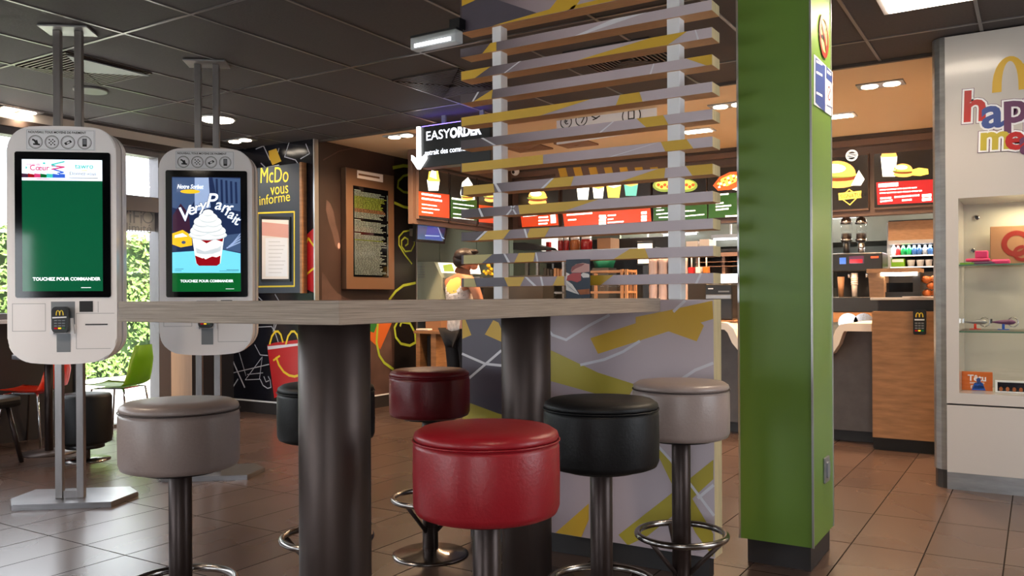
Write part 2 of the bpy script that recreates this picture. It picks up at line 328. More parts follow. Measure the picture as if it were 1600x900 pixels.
# ============================================================ SETTING
CZ = 2.70; YB = 6.03; XW = -7.1
b = MB(); b.box(-7.3, 2.6, -4.1, 11.2, -.1, 0, 'floor_tiles'); struct('floor', b)
b = MB(); b.box(-7.3, 2.6, -4.1, YB, CZ, CZ+.1, 'ceiling_tile'); struct('ceiling', b)
b = MB(); b.box(-7.3, 2.6, YB, 8.9, CZ+.0, CZ+.1, 'warm_tinted_ceiling'); b.box(-7.3, 2.6, 8.9, 11.2, CZ, CZ+.1, 'warm_tinted_ceiling'); b.box(-5.94, 2.6, YB-.03, YB, CZ-.02, CZ, 'fascia_dark'); struct('ceiling_kitchen', b)
b = MB()
for k in range(-4, 12):
    x = -4.489+.602*k
    if -7.1 < x < 2.5: b.box(x-.009, x+.009, -4.05, YB-.03, CZ-.006, CZ+.004, 'grid_bar')
for k in range(-6, 3):
    y = 2.972+1.255*k
    b.box(-7.05, 2.55, y-.009, y+.009, CZ-.0065, CZ+.004, 'grid_bar')
struct('trim_1', b, 'thin metal grid bars between the dark ceiling tiles')
# left (window) wall: low dark wall, long window, door, pillar, dark end
b = MB()
b.box(XW-.2, XW, -4.1, 4.22, 0, 1.0, 'wall_dark'); b.box(XW-.2, XW, -4.1, 5.05, 2.56, CZ, 'wall_dark')
b.box(XW-.2, XW-.0, 5.17, 5.42, 0, CZ, 'cream_wall'); b.box(XW-.2, XW, 5.42, 6.1, 0, CZ, 'wall_dark')
struct('wall_left', b)
b = MB(); b.box(XW, XW+.06, -4, 6.0, 2.62, CZ, 'wall_white'); b.box(XW, XW+.08, -4, 5.9, 2.56, 2.62, 'fascia_dark'); struct('trim_2', b, 'white band along the top of the window wall')
wn = bpy.data.objects.new('window_1', None); COL.objects.link(wn); wn['kind'] = 'structure'
f = MB()
for y in (-3.9, -2.2, -.5, 1.3, 3.05, 4.16): f.box(XW-.1, XW+.02, y, y+.07, 1.0, 2.56, 'frame_grey')
f.box(XW-.1, XW+.03, -3.9, 4.22, 1.0, 1.05, 'frame_grey'); f.box(XW-.1, XW+.03, -3.9, 4.22, 2.5, 2.56, 'frame_grey'); f.box(XW-.02, XW+.12, -3.9, 4.22, .97, 1.0, 'white'); f.build('window_frame', wn)
MB().box(XW-.05, XW-.04, -3.9, 4.2, 1.04, 2.5, 'pane').build('glass_pane', wn)
dr = bpy.data.objects.new('door_1', None); COL.objects.link(dr); dr['kind'] = 'structure'
f = MB(); f.box(XW-.12, XW+.02, 4.22, 4.30, 0, 2.56, 'frame_grey'); f.box(XW-.12, XW+.02, 5.04, 5.17, 0, 2.56, 'frame_grey'); f.box(XW-.12, XW+.02, 4.3, 5.05, 1.98, 2.12, 'frame_grey'); f.box(XW-.12, XW+.02, 4.3, 5.05, 2.5, 2.56, 'frame_grey'); f.box(XW-.1, XW, 4.3, 5.05, 0, .03, 'frame_grey')
f.build('door_frame', dr); MB().box(XW-.05, XW-.04, 4.29, 5.05, .03, 2.5, 'pane').build('glass_pane', dr)
# mural wall (facing the camera, Y=5.93) and brown mural wall (X=-5.94), both ending kitchen side
b = MB(); b.box(-7.1, -6.0, 5.99, 6.2, 0, CZ, 'wall_dark'); b.box(-6.2, -6.0, 6.1, 7.5, 0, CZ, 'wall_dark'); b.box(-6.45, -6.25, 7.5, 11.2, 0, CZ, 'gray_green'); struct('wall_mural', b)
b = MB(); b.box(-6.2, 2.6, 11.0, 11.2, 0, CZ, 'kitchen_steel'); struct('wall_back', b)
b = MB(); b.box(2.5, 2.7, -4.1, 2, 0, CZ, 'wall_white'); b.box(2.5, 2.7, 4, 11.2, 0, CZ, 'wall_white'); b.box(2.5, 2.7, 2, 4, 0, .6, 'wall_white'); b.box(2.5, 2.7, 2, 4, 2.4, CZ, 'wall_white'); struct('wall_right', b)
wn = bpy.data.objects.new('window_4', None); COL.objects.link(wn); wn['kind'] = 'structure'
f = MB()
for y in (2, 2.97, 3.94): f.box(2.56, 2.64, y, y+.06, .6, 2.4, 'frame_grey')
f.build('window_frame', wn); MB().box(2.6, 2.61, 2, 4, .6, 2.4, 'pane').build('glass_pane', wn)
b = MB(); b.box(-7.3, 2.6, -4.3, -4.1, 0, .25, 'wall_dark'); b.box(-7.3, 2.6, -4.3, -4.1, 2.55, CZ, 'wall_dark'); b.box(-7.3, -6.4, -4.3, -4.1, .25, 2.55, 'wall_dark'); b.box(-6.4, .2, -4.3, -4.1, 2.0, 2.55, 'wall_dark'); b.box(-2.65, .2, -4.3, -4.1, .25, 2.0, 'wall_dark'); b.box(2.4, 2.6, -4.3, -4.1, .25, 2.55, 'wall_white')
struct('wall_rear', b)
for i_, (a0, a1, zt_) in enumerate(((-6.4, -2.65, 2.0), (.2, 2.4, 2.55))):
    wn = bpy.data.objects.new('window_%d' % (i_+2), None); COL.objects.link(wn); wn['kind'] = 'structure'
    f = MB(); k = 3
    for j in range(k+1): x = a0+(a1-a0-.06)*j/k; f.box(x, x+.06, -4.24, -4.12, .25, zt_, 'frame_grey')
    f.build('window_frame', wn); MB().box(a0, a1, -4.2, -4.19, .25, zt_, 'pane').build('glass_pane', wn)
# outside
b = MB(); b.box(-40, -7.3, -30, 40, -.12, -.02, 'paving'); b.box(-7.3, 20, -30, -4.3, -.12, -.02, 'paving'); struct('ground', b)
def hedge():
    b = MB(); x0 = -12.0
    b.box(x0-1.0, x0-.12, -6, 16, -.02, 2.1, 'hedge_core')
    rng = random.Random(3); V, Fs = [], []
    for i in range(15000):
        y = rng.uniform(4.5, 11.5) if i < 12000 else rng.uniform(-6, 16); z = rng.uniform(0, 2.22); x = x0-.12+rng.uniform(-.05, .16)+.06*math.sin(y*3)+.05*math.sin(z*5+y)
        s_ = rng.uniform(.03, .06); a = Vector((rng.gauss(0, 1), rng.gauss(0, 1), rng.gauss(0, .6))).normalized(); n = Vector((1, rng.gauss(0, .7), rng.gauss(.3, .7))).normalized()
        a = (a-n*a.dot(n)).normalized(); c = n.cross(a); p = Vector((x, y, z)); k = len(V)
        V += [p-a*s_, p+c*s_*.5+n*.008, p+a*s_, p-c*s_*.5+n*.008]; Fs.append((k, k+1, k+2, k+3))
    b.faces(V, Fs, 'leaf_mat'); o = b.build('hedge'); tag(o, 'tall clipped leafy green hedge outside beyond the glass door', 'hedge')
hedge()
# fascia above the kitchen counter
b = MB(); b.box(-5.45, 2.5, 8.78, 8.9, 1.93, CZ, 'brown_fascia'); b.box(-5.5, 2.5, 8.68, 8.78, 2.60, CZ-.0, 'brown_fascia'); b.box(-5.5, 2.5, 8.66, 8.68, CZ-.04, CZ, 'fascia_dark')  # thin dark strip under the ceiling paints the shadow gap
b.box(-5.56, -5.5, 6.9, 8.9, 1.93, CZ, 'brown_fascia'); b.box(-5.5, -5.40, 6.9, 8.7, 2.55, CZ, 'brown_fascia')
struct('trim_3', b, 'brown bulkhead that carries the illuminated menu boards')
b = MB(); q = pl([(868, 262), (1046, 252), (1046, 266), (868, 279)], (0, 8.674, 0)); b.prism(q, 8.668, 8.674, 'brown_fascia')
for a in range(8):
    xq = 872+a*24; q = pl([(xq, 262), (xq+12, 261), (xq+16, 276), (xq+4, 277)], (0, 8.674, 0)); b.prism([(x, z) for x, z in q], 8.664, 8.672, 'yellow_print')
o = b.build('warning_strip'); tag(o, 'yellow slanted marks along the bulkhead above the middle menu boards', 'sticker strip')

# wall cladding murals ------------------------------------------------
LM = (-6.5, 5.93, 0); t = thing('wall_mural_panel', 'glossy black wall panel with white sketch lines and a red smiling meal box', 'wall panel', LM)
b = MB(); b.box(-.6, .56, 0, .05, .12, CZ, 'mural_black'); b.box(.56, .575, -.006, .05, .12, CZ, 'metal_trim'); b.build('panel', t)
b = MB(); b.box(-.6, .57, -.01, .05, 0, .12, 'plinth'); b.box(-.6, .57, -.014, -.01, .115, .13, 'white'); b.build('skirting', t)
def T(*p): return pl(p, LM)
b = MB()
L1 = lambda pts, w=.008: b.line(T(*pts), w, -.002, 'chalk_white')
def z3(pts): return [(260+x/4.736, 470+y/4.736) for x, y in pts]
for pts, w in (([(540, 385), (590, 555)], .008), ([(470, 395), (580, 640)], .016), ([(470, 395), (455, 560)], .008), ([(465, 540), (760, 470)], .009), ([(400, 490), (460, 535)], .006), ([(710, 415), (585, 585), (690, 580), (710, 415)], .007),
               ([(530, 580), (450, 705)], .014), ([(655, 325), (695, 400), (750, 405)], .009), ([(665, 195), (780, 190), (800, 225)], .009), ([(600, 545), (715, 533)], .007), ([(695, 580), (715, 625), (750, 648), (775, 640), (770, 590), (755, 560)], .009), ([(722, 560), (738, 600), (760, 590)], .008), ([(815, 170), (800, 215), (830, 310)], .01), ([(800, 170), (790, 230)], .008)):
    L1(z3(pts), w)
for pts in ([(400, 233), (412, 228), (422, 250)], [(436, 232), (430, 255)], [(452, 222), (445, 245), (462, 250), (470, 262)], [(408, 255), (415, 262), (436, 258)], [(478, 225), (484, 240), (470, 248)], [(402, 462), (410, 470)], [(430, 460), (436, 470)]): L1(pts, .01)
b.flat(T((420, 236), (432, 232), (440, 252), (426, 258), (421, 247)), -.003, 'yellow_print')
b.build('sketch_lines', t)
b = MB()   # meal box: body, lid band, smile, arches handle
bx = T(*z3([(748, 340), (975, 300), (1010, 640), (800, 720)])); b.flat(bx, -.003, 'box_red')
b.flat(T(*z3([(750, 330), (975, 292), (975, 332), (752, 362)])), -.0036, 'white_print')
b.flat(T(*z3([(750, 326), (800, 310), (975, 288), (975, 315), (752, 336)])), -.004, 'box_red')
b.line(T(*z3([(815, 420), (835, 475), (870, 525), (910, 552), (950, 560), (985, 550)])), .024, -.004, 'arch_yellow'); b.line(T(*z3([(795, 440), (840, 408)])), .02, -.0045, 'arch_yellow')
for c in (825, 945):
    pts = z3([(c-58, 320), (c-42, 262), (c-18, 228), (c+4, 226), (c+24, 250), (c+40, 305)]); b.line(T(*pts), .022, -.0045, 'arch_yellow')
b.flat(T((318, 552), (356, 548), (357, 569), (322, 573)), -.003, 'box_red'); b.build('meal_box_print', t)
b = MB(); b.flat(T((470, 375), (492, 355), (492, 458), (470, 448)), -.0015, 'box_red'); b.line(T((470, 424), (480, 428), (492, 418)), .02, -.002, 'arch_yellow'); b.line(T((474, 392), (482, 372), (491, 385)), .02, -.002, 'arch_yellow'); b.build('second_meal_box_print', t)
# brown mural wall facing +X
LB = (-5.94, 6.72, 0); RB = PI/2
t = thing('wall_mural_panel', 'dark brown photo wall panel with green chalk swirls and carrots beside the pickup area', 'wall panel', LB, RB)
b = MB(); b.box(-.72, .785, .0, .03, .13, CZ, 'brown_mural'); b.box(.785, .8, -.006, .03, .0, CZ, 'metal_trim'); b.box(-.74, -.72, -.004, .03, .0, CZ, 'black'); b.build('panel', t)
b = MB(); b.box(-.72, .785, -.008, .03, 0, .13, 'plinth'); b.box(-.72, .785, -.012, -.008, .125, .14, 'white'); b.build('skirting', t)
def T(*p): return pl(p, LB, RB)
b = MB(); b.flat(T((616, 232), (649, 238), (649, 632), (616, 632)), -.0012, 'mural_black_flat')
b.flat(T((503, 425), (509, 432), (517, 446), (527, 458), (541, 466), (560, 470), (585, 474), (600, 490), (611, 520), (613, 570), (611, 628), (582, 632), (566, 610), (548, 590), (525, 575), (503, 566)), -.001, 'mural_skin')
b.flat(T((510, 312), (516, 318), (521, 330), (524, 348), (530, 370), (532, 384), (529, 391), (524, 384), (519, 364), (513, 345), (509, 328)), -.001, 'mural_skin'); b.disc(*T((529.5, 384))[0], .018, .03, -.0014, 'paper_pink', 12)
b.line(T((505, 250), (530, 236), (570, 228)), .012, -.0012, 'mural_skin')
b.flat(T((577, 500), (614, 500), (594, 546), (577, 530)), -.002, 'carrot'); b.flat(T((560, 500), (592, 500), (584, 520), (570, 515)), -.0024, 'leaf_green'); b.build('photo_print', t)
b = MB()
def G(pts, w=.03): b.line(T(*pts), w, -.004, 'chalk_green')
G([(614, 262), (630, 259), (649, 261)], .035); G([(642, 272), (630, 275), (622, 283), (621, 293), (630, 300), (649, 303)], .025); G([(616, 317), (630, 323), (649, 327)])
G([(643, 412), (632, 398), (623, 383), (623, 370), (630, 362), (640, 360), (647, 368), (647, 382), (642, 392), (633, 393), (627, 385), (627, 376), (632, 371), (637, 374), (637, 381), (633, 384)], .018)
G([(608, 468), (618, 455), (630, 446), (649, 442)], .028)
G([(590, 503), (588, 535), (592, 555), (600, 567), (614, 577)], .03); G([(625, 509), (627, 503), (640, 505), (648, 520), (649, 535), (640, 540), (626, 537), (618, 527), (616, 512), (620, 504)], .028)
b.build('chalk_swirls', t)
# ============================================================ GREEN COLUMN
t = thing('square_pillar', 'bright green square pillar with silver corner trims and dark plinth', 'pillar', (-.945, 3.82, 0))
b = MB(); b.box(-.135, .13, -.155, .22, 0, .11, 'plinth'); b.build('plinth', t)
b = MB(); b.box(-.155, .15, -.2, .2, .11, CZ, 'green_paint'); b.build('shaft', t)
for sx in (-.155, .15):
    for sy in (-.2, .2):
        b = MB(); b.box(sx-.004, sx+.004, sy-.004, sy+.004, .11, CZ, 'metal_trim'); b.build('corner_trim', t)
def side_thing(name, label, cat, fn, z0, y):      # things on the pillar's right side (facing +X)
    q = thing(name, label, cat, (-.795, y, z0), PI/2); fn(q); return q
def f(q):
    b = MB(); b.lathe([(.085, 0), (.085, .003)], 'pale_print', 32, (0, 0, 0), 'y').build('disc', q)
    b = MB(); b.ring(0, 0, .095, .024, -.006, 'sign_red', 32); b.line([(-.055, .06), (.055, -.06)], .022, -.0065, 'sign_red'); b.build('red_ring', q)
    b = MB(); b.line([(-.05, -.01), (.04, -.01)], .014, -.005, 'black'); b.line([(.035, .0), (.03, .03), (.045, .045)], .007, -.005, 'black'); b.build('cigarette_symbol', q)
side_thing('no_smoking_sign', 'round red no-smoking sign high on the green pillar', 'sign', f, 2.287, 3.861)
def f(q):
    T = lambda *p: pl(p, (-.795, 3.86, 2.06), PI/2)
    b = MB(); b.prism(T((1271, 85), (1300, 113), (1300, 183), (1271, 163)), -.003, -.0005, 'white'); b.build('sheet', q)
    b = MB(); b.flat(T((1272.5, 89), (1288, 104), (1288, 176), (1272.5, 160)), -.004, 'blue_notice'); b.flat(T((1289.5, 103), (1299, 115), (1299, 131), (1289.5, 122)), -.004, 'blue_notice'); b.build('blue_print', q)
    b = MB()
    for y in (96, 113, 145): b.line(T((1274, y), (1283, y+5)), .01, -.0048, 'white')
    b.line(T((1291, 112), (1297, 117)), .012, -.0048, 'white'); b.ring(*T((1294, 146))[0], .032, .006, -.0048, 'sign_red', 18); b.line(T((1292, 152), (1296, 140)), .006, -.005, 'sign_red'); b.line(T((1290, 164), (1299, 169)), .004, -.0048, 'blue_notice'); b.build('small_print', q)
side_thing('notice_sheet', 'blue and white no-smoking notice under the round sign on the green pillar', 'notice', f, 2.06, 3.86)
def f(q):
    MB().box(-.045, .045, -.01, 0, -.055, .055, 'galv', .003).build('plate', q); MB().prism(rrect(-.025, .025, -.035, .035, .01), -.016, -.01, 'mid_grey').build('socket_insert', q)
side_thing('socket_plate', 'small grey socket plate low on the green pillar', 'socket', f, .395, 3.86)

# ============================================================ SLATTED SCREEN
XL, XR, YS, YE = -2.365, -1.118, 3.34, 3.435; SX = -2.365
t = thing('slatted_screen', 'floor to ceiling partition with printed yellow and lilac slats above a solid base', 'partition', (SX, YS, 0))
Wd = XR-XL
def T(*p): return pl(p, (SX, YS, 0))
def clip(poly, x0, x1, z0, z1):
    for ax, v, sg in ((0, x0, 1), (0, x1, -1), (1, z0, 1), (1, z1, -1)):
        out = []
        for i in range(len(poly)):
            a, c = poly[i-1], poly[i]; ia, ic = (a[ax]-v)*sg >= 0, (c[ax]-v)*sg >= 0
            if ia != ic: k = (v-a[ax])/(c[ax]-a[ax]); out.append((a[0]+(c[0]-a[0])*k, a[1]+(c[1]-a[1])*k))
            if ic: out.append(c)
        poly = out
        if len(poly) < 3: return None
    return poly
def zz(pts): return [(700+x/2.045, 460+y/2.045) for x, y in pts]
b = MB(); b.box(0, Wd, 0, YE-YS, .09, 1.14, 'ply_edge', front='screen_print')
def pr(pts, m, y=-.001):
    q = clip(T(*zz(pts)), 0.001, Wd-.001, .091, 1.139)
    if q: b.flat(q, y, m)
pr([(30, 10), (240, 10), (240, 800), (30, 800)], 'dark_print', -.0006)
pr([(455, 140), (600, 92), (600, 72), (700, 52), (845, 20), (848, 78), (808, 90), (818, 100), (795, 150), (705, 118), (480, 190)], 'yellow_print')
pr([(235, 140), (322, 175), (480, 250), (600, 288), (575, 330), (490, 322), (322, 275), (235, 240)], 'olive_print')
pr([(46, 80), (56, 80), (75, 130), (46, 142)], 'yellow_print'); pr([(118, 128), (145, 82), (162, 90), (190, 160)], 'yellow_print'); pr([(46, 338), (160, 380), (230, 400), (230, 420), (46, 402)], 'olive_print')
pr([(545, 768), (690, 655), (848, 528), (848, 590), (740, 690), (640, 770), (575, 802)], 'olive_print'); pr([(660, 490), (690, 500), (848, 765), (848, 840), (790, 760)], 'olive_print', -.0014)
pr([(340, 765), (450, 668), (450, 720), (425, 778)], 'yellow_print')
for pts in ([(46, 190), (120, 222), (180, 228)], [(60, 275), (170, 180)], [(310, 100), (335, 130), (378, 145), (450, 100), (515, 66)], [(425, 225), (500, 208), (560, 183), (612, 150)], [(742, 274), (790, 242), (850, 220)], [(722, 54), (757, 14)], [(672, 485), (740, 560), (850, 705)], [(800, 650), (848, 610)]):
    pt = T(*zz(pts)); pt = [(min(max(x, .004), Wd-.004), min(z, 1.135)) for x, z in pt]; b.line(pt, .012, -.0018, 'white_print')
b.build('base_panel', t)
MB().box(.03, Wd-.03, .02, YE-YS-.02, 0, .09, 'plinth').build('plinth', t)
b = MB(); b.box(0, Wd, 0, YE-YS, 2.432, CZ, 'warm_lit_plywood', front='screen_print')
def zu(pts): return [(700+x/3.461, y/3.461) for x, y in pts]
for pts, m in (([(75, -260), (75, 34), (150, 0), (260, -260)], 'yellow_print'), ([(240, 140), (550, 50), (590, 0), (640, -100), (780, -100), (715, 0), (680, 50), (560, 80)], 'yellow_print'), ([(600, 90), (680, 30), (850, -10), (1100, -100), (1300, -100), (1000, 0)], 'yellow_print'), ([(75, 40), (75, 200), (240, 150), (480, 70), (180, -30)], 'dark_print')):
    q = clip(T(*zu(pts)), .001, Wd-.001, 2.433, CZ-.001)
    if q: b.flat(q, -.001 if m != 'dark_print' else -.0006, m)
b.build('top_panel', t)
SL = {11: [('Y', 768, 777, 755, 777), ('W', 960, 1012, 899, 915)],
 10: [('Y', 722, 768, 722, 743), ('W', 812, 816, 788, 791), ('Y', 1018, 1075, 902, 1045), ('W', 1087, 1089, 1091, 1094)],
 9: [('W', 747, 750, 738, 741), ('Y', 770, 771, 741, 769), ('W', 1022, 1024, 1016, 1019), ('Y', 1073, 1115, 1105, 1115)],
 8: [('Y', 722, 924, 722, 845), ('Y', 970, 1000, 963, 1005)],
 7: [('W', 752, 756, 772, 776), ('W', 958, 961, 936, 940), ('Y', 995, 1037, 1010, 1045)],
 6: [('Y', 722, 849, 722, 849), ('W', 1028, 1031, 950, 956), ('Y', 1033, 1073, 1040, 1084)],
 5: [('Y', 724, 771, 724, 773), ('W', 772, 776, 779, 784), ('W', 862, 866, 845, 850), ('Y', 866, 897, 851, 892), ('Y', 1030, 1040, 968, 1038), ('Y', 1072, 1115, 1082, 1115)],
 4: [('W', 747, 750, 752, 756), ('W', 803, 806, 790, 794), ('W', 797, 800, 805, 808), ('Y', 810, 935, 812, 880)],
 3: [('W', 757, 762, 742, 746), ('Y', 762, 797, 747, 786), ('W', 818, 821, 822, 825), ('Y', 828, 859, 822, 851)],
 2: [('P', 724, 769, 724, 752), ('D', 770, 786, 753, 792), ('W', 786, 789, 793, 797), ('Y', 810, 836, 803, 833), ('W', 836, 838, 838, 841), ('Y', 984, 1007, 958, 1013)],
 1: [('P', 724, 740, 724, 744), ('D', 741, 787, 745, 792), ('Y', 787, 819, 793, 812), ('W', 819, 823, 833, 838), ('W', 843, 846, 846, 849), ('Y', 870, 881, 863, 881), ('Y', 919, 958, 919, 938), ('W', 1093, 1097, 1085, 1089)]}
CM = {'Y': 'yellow_print', 'W': 'white_print', 'P': 'pale_print', 'D': 'dark_print'}
for k in range(1, 12):
    zt = 1.137+.1107*k; b = MB(); b.box(0, Wd, 0, YE-YS, zt-.042, zt, 'warm_lit_plywood', front='screen_print')
    for c, a0, a1, c0, c1 in SL[k]:
        def X(px_): return px_  # px to local x at this slat's height
        tx = [P(v, 300, Y=YS).x for v in (a0, a1)]; bx_ = [P(v, 300, Y=YS).x for v in (c0, c1)]
        q = clip([(tx[0]-SX, zt), (tx[1]-SX, zt), (bx_[1]-SX, zt-.042), (bx_[0]-SX, zt-.042)], .0, Wd, zt-.042, zt)
        if q: b.flat(q, -.001 if c != 'W' else -.0015, CM[c])
    b.bm.normal_update()
    for f in b.bm.faces:
        if abs(f.normal.x) > .9: f.material_index = b.mi('ply_edge')
    b.build('slat', t)
for pa_, pb_ in ((770.7, 784.5), (1043.5, 1063.5)):
    xl, xr = P(pa_, 300, Y=3.355).x-SX, P(pb_, 300, Y=3.355).x-SX
    b = MB(); b.box(xl, xr, .012, .07, 1.14, 2.432, 'white', .003); b.build('post', t)

# ============================================================ HIGH TABLE
TX0, TX1, TY0, TY1, TZ = -2.175, -1.345, 1.42, 3.335, 1.147
t = thing('high_table', 'long grey wood-edged high table on thick dark metal columns', 'table', (-1.755, 2.35, 0))
b = MB(); b.box(TX0+1.755, TX1+1.755, TY0-2.35, TY1-2.35, TZ-.056, TZ, 'laminate_edge', .0015)
b.bm.normal_update()
for f in b.bm.faces:
    if f.normal.z > .9 and f.calc_area() > .5: f.material_index = b.mi('laminate_top')
b.build('tabletop', t)
for y, cxx in ((1.757, .072), (2.94, -.01)):
    b = MB(); b.cyl(cxx, y-2.35, .1, .012, TZ-.056, 'dark_steel', 40); b.cyl(cxx, y-2.35, .2, 0, .012, 'dark_steel', 40); b.cyl(cxx, y-2.35, .16, TZ-.062, TZ-.056, 'dark_steel', 40); b.build('table_column', t)
# ============================================================ STOOLS
def stool(x, y, mt, label, group=None, dz=0):
    t = thing('bar_stool', label, 'bar stool', (x, y, 0), random.uniform(0, 6), group)
    R_ = .18
    b = MB(); b.lathe([(.10, .622), (R_-.02, .624), (R_-.006, .63), (R_, .645), (R_+.001, .72), (R_, .79), (R_-.003, .803)], mt, 56); b.build('seat_side', t)
    b = MB(); b.lathe([(R_-.004, .806), (R_-.001, .812), (R_-.004, .822), (R_-.02, .832), (.10, .838), (.02, .839)], mt, 56); b.lathe([(.0, .8385), (.001, .839)], mt, 8); b.build('seat_cushion', t)
    b = MB(); b.tube([(R_*1.002*math.cos(a*PI/28), R_*1.002*math.sin(a*PI/28), .8045) for a in range(56)], .0022, 'seam_dark' if 'taupe' in mt else mt, 6, True); b.build('seam_piping', t)
    b = MB(); b.cyl(0, 0, .035, .02, .622, 'pole_brown', 32); b.cyl(0, 0, .12, .612, .6235, 'black', 32); b.build('pole', t)
    b = MB(); b.tube([(.165*math.cos(a*PI/24), .165*math.sin(a*PI/24), .255) for a in range(48)], .0125, 'ring_steel', 12, True); b.build('foot_ring', t)
    for a in range(3):
        c, s = math.cos(a*2*PI/3+.4), math.sin(a*2*PI/3+.4); MB().tube([(.16*c, .16*s, .25), (.03*c, .03*s, .11)], .009, 'dark_steel', 8).build('ring_strut', t)
    b = MB(); b.lathe([(.17, 0), (.17, .006), (.155, .012), (.06, .02), (.04, .03)], 'ring_steel', 48); b.build('base_disc', t)
    return t
stool(-1.157, 1.735, 'red_leather', 'bright red leather bar stool in front of the table, nearest to the camera')
stool(-1.168, 2.40, 'black_leather', 'black leather bar stool between the bright red and the right taupe stool')
stool(-1.150, 3.05, 'taupe_leather', 'taupe leather bar stool beside the open end of the slatted screen')
stool(-2.300, 1.71, 'taupe_leather', 'taupe leather bar stool at the left, in front of the second kiosk')
stool(-2.280, 2.335, 'black_leather', 'black leather bar stool half hidden behind the front table column')
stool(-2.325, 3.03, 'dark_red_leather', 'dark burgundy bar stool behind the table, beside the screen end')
# ============================================================ KIOSKS
def kiosk(loc, label, screen):
    t = thing('order_kiosk', label, 'order kiosk', loc, math.radians(38.9), None)
    MB().plate([(-.25, -.15), (.27, -.15), (.34, .1), (.25, .25), (-.29, .25), (-.33, .02)], 0, .03, 'steel', .004).build('base_plate', t)
    for x in (-.055, .06): MB().box(x-.02, x+.02, -.02, .02, .03, CZ-.015, 'pole_steel', .003).build('pole', t)
    MB().box(-.035, .04, -.012, .012, .03, .07, 'pole_steel').build('lower_spacer', t)
    MB().box(-.13, .135, -.09, .09, CZ-.015, CZ-.003, 'galv', .003).build('ceiling_plate', t)
    x0, x1, z0, z1 = -.257, .314, .83, 2.095
    MB().prism(rrect(x0, x1, z0, z1, .115, 8, .017, .03), -.17, -.09, 'kiosk_white', bev=.006).build('front_housing', t)
    MB().prism(rrect(x0-.002, x1+.012, z0+.012, z1-.008, .115, 8, .012, .025), -.088, -.04, 'kiosk_white', side='kiosk_white', bev=.004).build('rear_housing', t)
    MB().prism(rrect(x0-.001, x1+.006, z0+.006, z1-.003, .115, 8, .015, .028), -.0905, -.087, 'chrome').build('chrome_band', t)
    MB().prism(rrect(-.213, .284, 1.168, 1.968, .012, 4), -.176, -.165, 'gloss_black').build('screen_bezel', t)
    b = MB(); screen(b); b.build('screen_display', t)
    # payment sticker with four round icons
    b = MB(); b.prism([(-.155, 1.978), (.205, 1.978), (.205, 2.092), (-.155, 2.092)], -.1725, -.169, 'white'); y = -.1735
    for q in ([(-.15, 1.982), (.2, 1.982)], [(-.15, 2.088), (.2, 2.088)], [(-.15, 1.982), (-.15, 2.088)], [(.2, 1.982), (.2, 2.088)]): b.line(q, .0015, y, 'line_grey')
    b.text('NOUVEAU, TOUS MOYENS DE PAIEMENT', -.143, 2.070, .0175, y, 'black', .0004, sx=.93)
    for k, x in enumerate((-.105, -.02, .063, .15)):
        b.ring(x, 2.022, .037, .003, y, 'black', 28); b.ring(x, 2.022, .031, .0012, y, 'black', 24)
    for q in ([(-.12, 2.035), (-.11, 2.03), (-.1, 2.01)], [(-.115, 2.01), (-.085, 2.008)], [(-.1, 2.03), (-.095, 2.012)]): b.line(q, .009, y, 'black')
    for k in range(4):
        for j in range(4):
            if (k+j) % 2: b.flat([(-.037+k*.009, 2.005+j*.009), (-.03+k*.009, 2.005+j*.009), (-.03+k*.009, 2.012+j*.009), (-.037+k*.009, 2.012+j*.009)], y, 'black')
    b.flat([(.043, 2.018), (.075, 2.035), (.085, 2.024), (.052, 2.006)], y, 'black'); b.flat([(.055, 2.02), (.07, 2.028), (.074, 2.022), (.06, 2.014)], y-.0003, 'white')
    b.flat([(.139, 2.0), (.162, 2.0), (.162, 2.044), (.139, 2.044)], y, 'black'); b.flat([(.142, 2.012), (.159, 2.012), (.159, 2.041), (.142, 2.041)], y-.0003, 'mid_grey'); b.build('payment_sticker', t)
    # printer side and doors: fine seams
    b = MB(); y = -.1708
    for q in ([(-.23, 1.135), (-.06, 1.135), (-.06, .985)], [(-.23, 1.135), (-.23, .985), (-.06, .985)], [(.1, 1.08), (.3, 1.08)], [(.1, 1.08), (.1, .885), (.28, .885)], [(.215, 1.145), (.215, 1.085)]): b.line(q, .0022, y, 'line_grey')
    b.build('panel_seams', t)
    MB().box(.118, .188, -.1735, -.169, 1.088, 1.148, 'soft_black').build('scanner_window', t)
    MB().box(.148, .265, -.1735, -.169, 1.015, 1.022, 'black').build('receipt_slot', t)
    r = MB(); r.box(-.03, .094, -.1725, -.169, 1.02, 1.146, 'mid_grey'); r.prism([(-.032, .968), (-.012, .968), (-.012, 1.055), (-.022, 1.055)], -.19, -.17, 'white'); r.prism([(.076, .968), (.096, .968), (.086, 1.055), (.076, 1.055)], -.19, -.17, 'white'); r.box(-.002, .07, -.1722, -.169, .868, .97, 'mid_grey'); r.build('terminal_recess', t)
    p = MB().prism(rrect(-.012, .076, .975, 1.118, .022, 6), -.215, -.19, 'black', bev=.004).prism([(0, 1.0), (.065, 1.0), (.065, 1.1), (0, 1.1)], -.19, -.17, 'soft_black').build('payment_terminal', t)
    s_ = MB(); s_.prism([(-.004, 1.068), (.068, 1.068), (.068, 1.103), (-.004, 1.103)], -.217, -.215, 'soft_black'); arches(s_, .032, 1.071, .036, .028, -.2175, 'arch_yellow'); s_.line([(-.005, 1.058), (.065, 1.061)], .007, -.2165, 'white'); s_.build('terminal_screen', p)
    k_ = MB()
    for i in range(4):
        for j in range(3):
            m_ = ('scr_red', 'scr_yellow', 'leaf_green')[j] if i == 3 else 'mid_grey'; x_, z_ = .004+j*.02, 1.04-i*.0145; k_.box(x_, x_+.015, -.219, -.215, z_, z_+(.008 if i == 3 else .005), m_)
    k_.build('keypad', p)
    return t
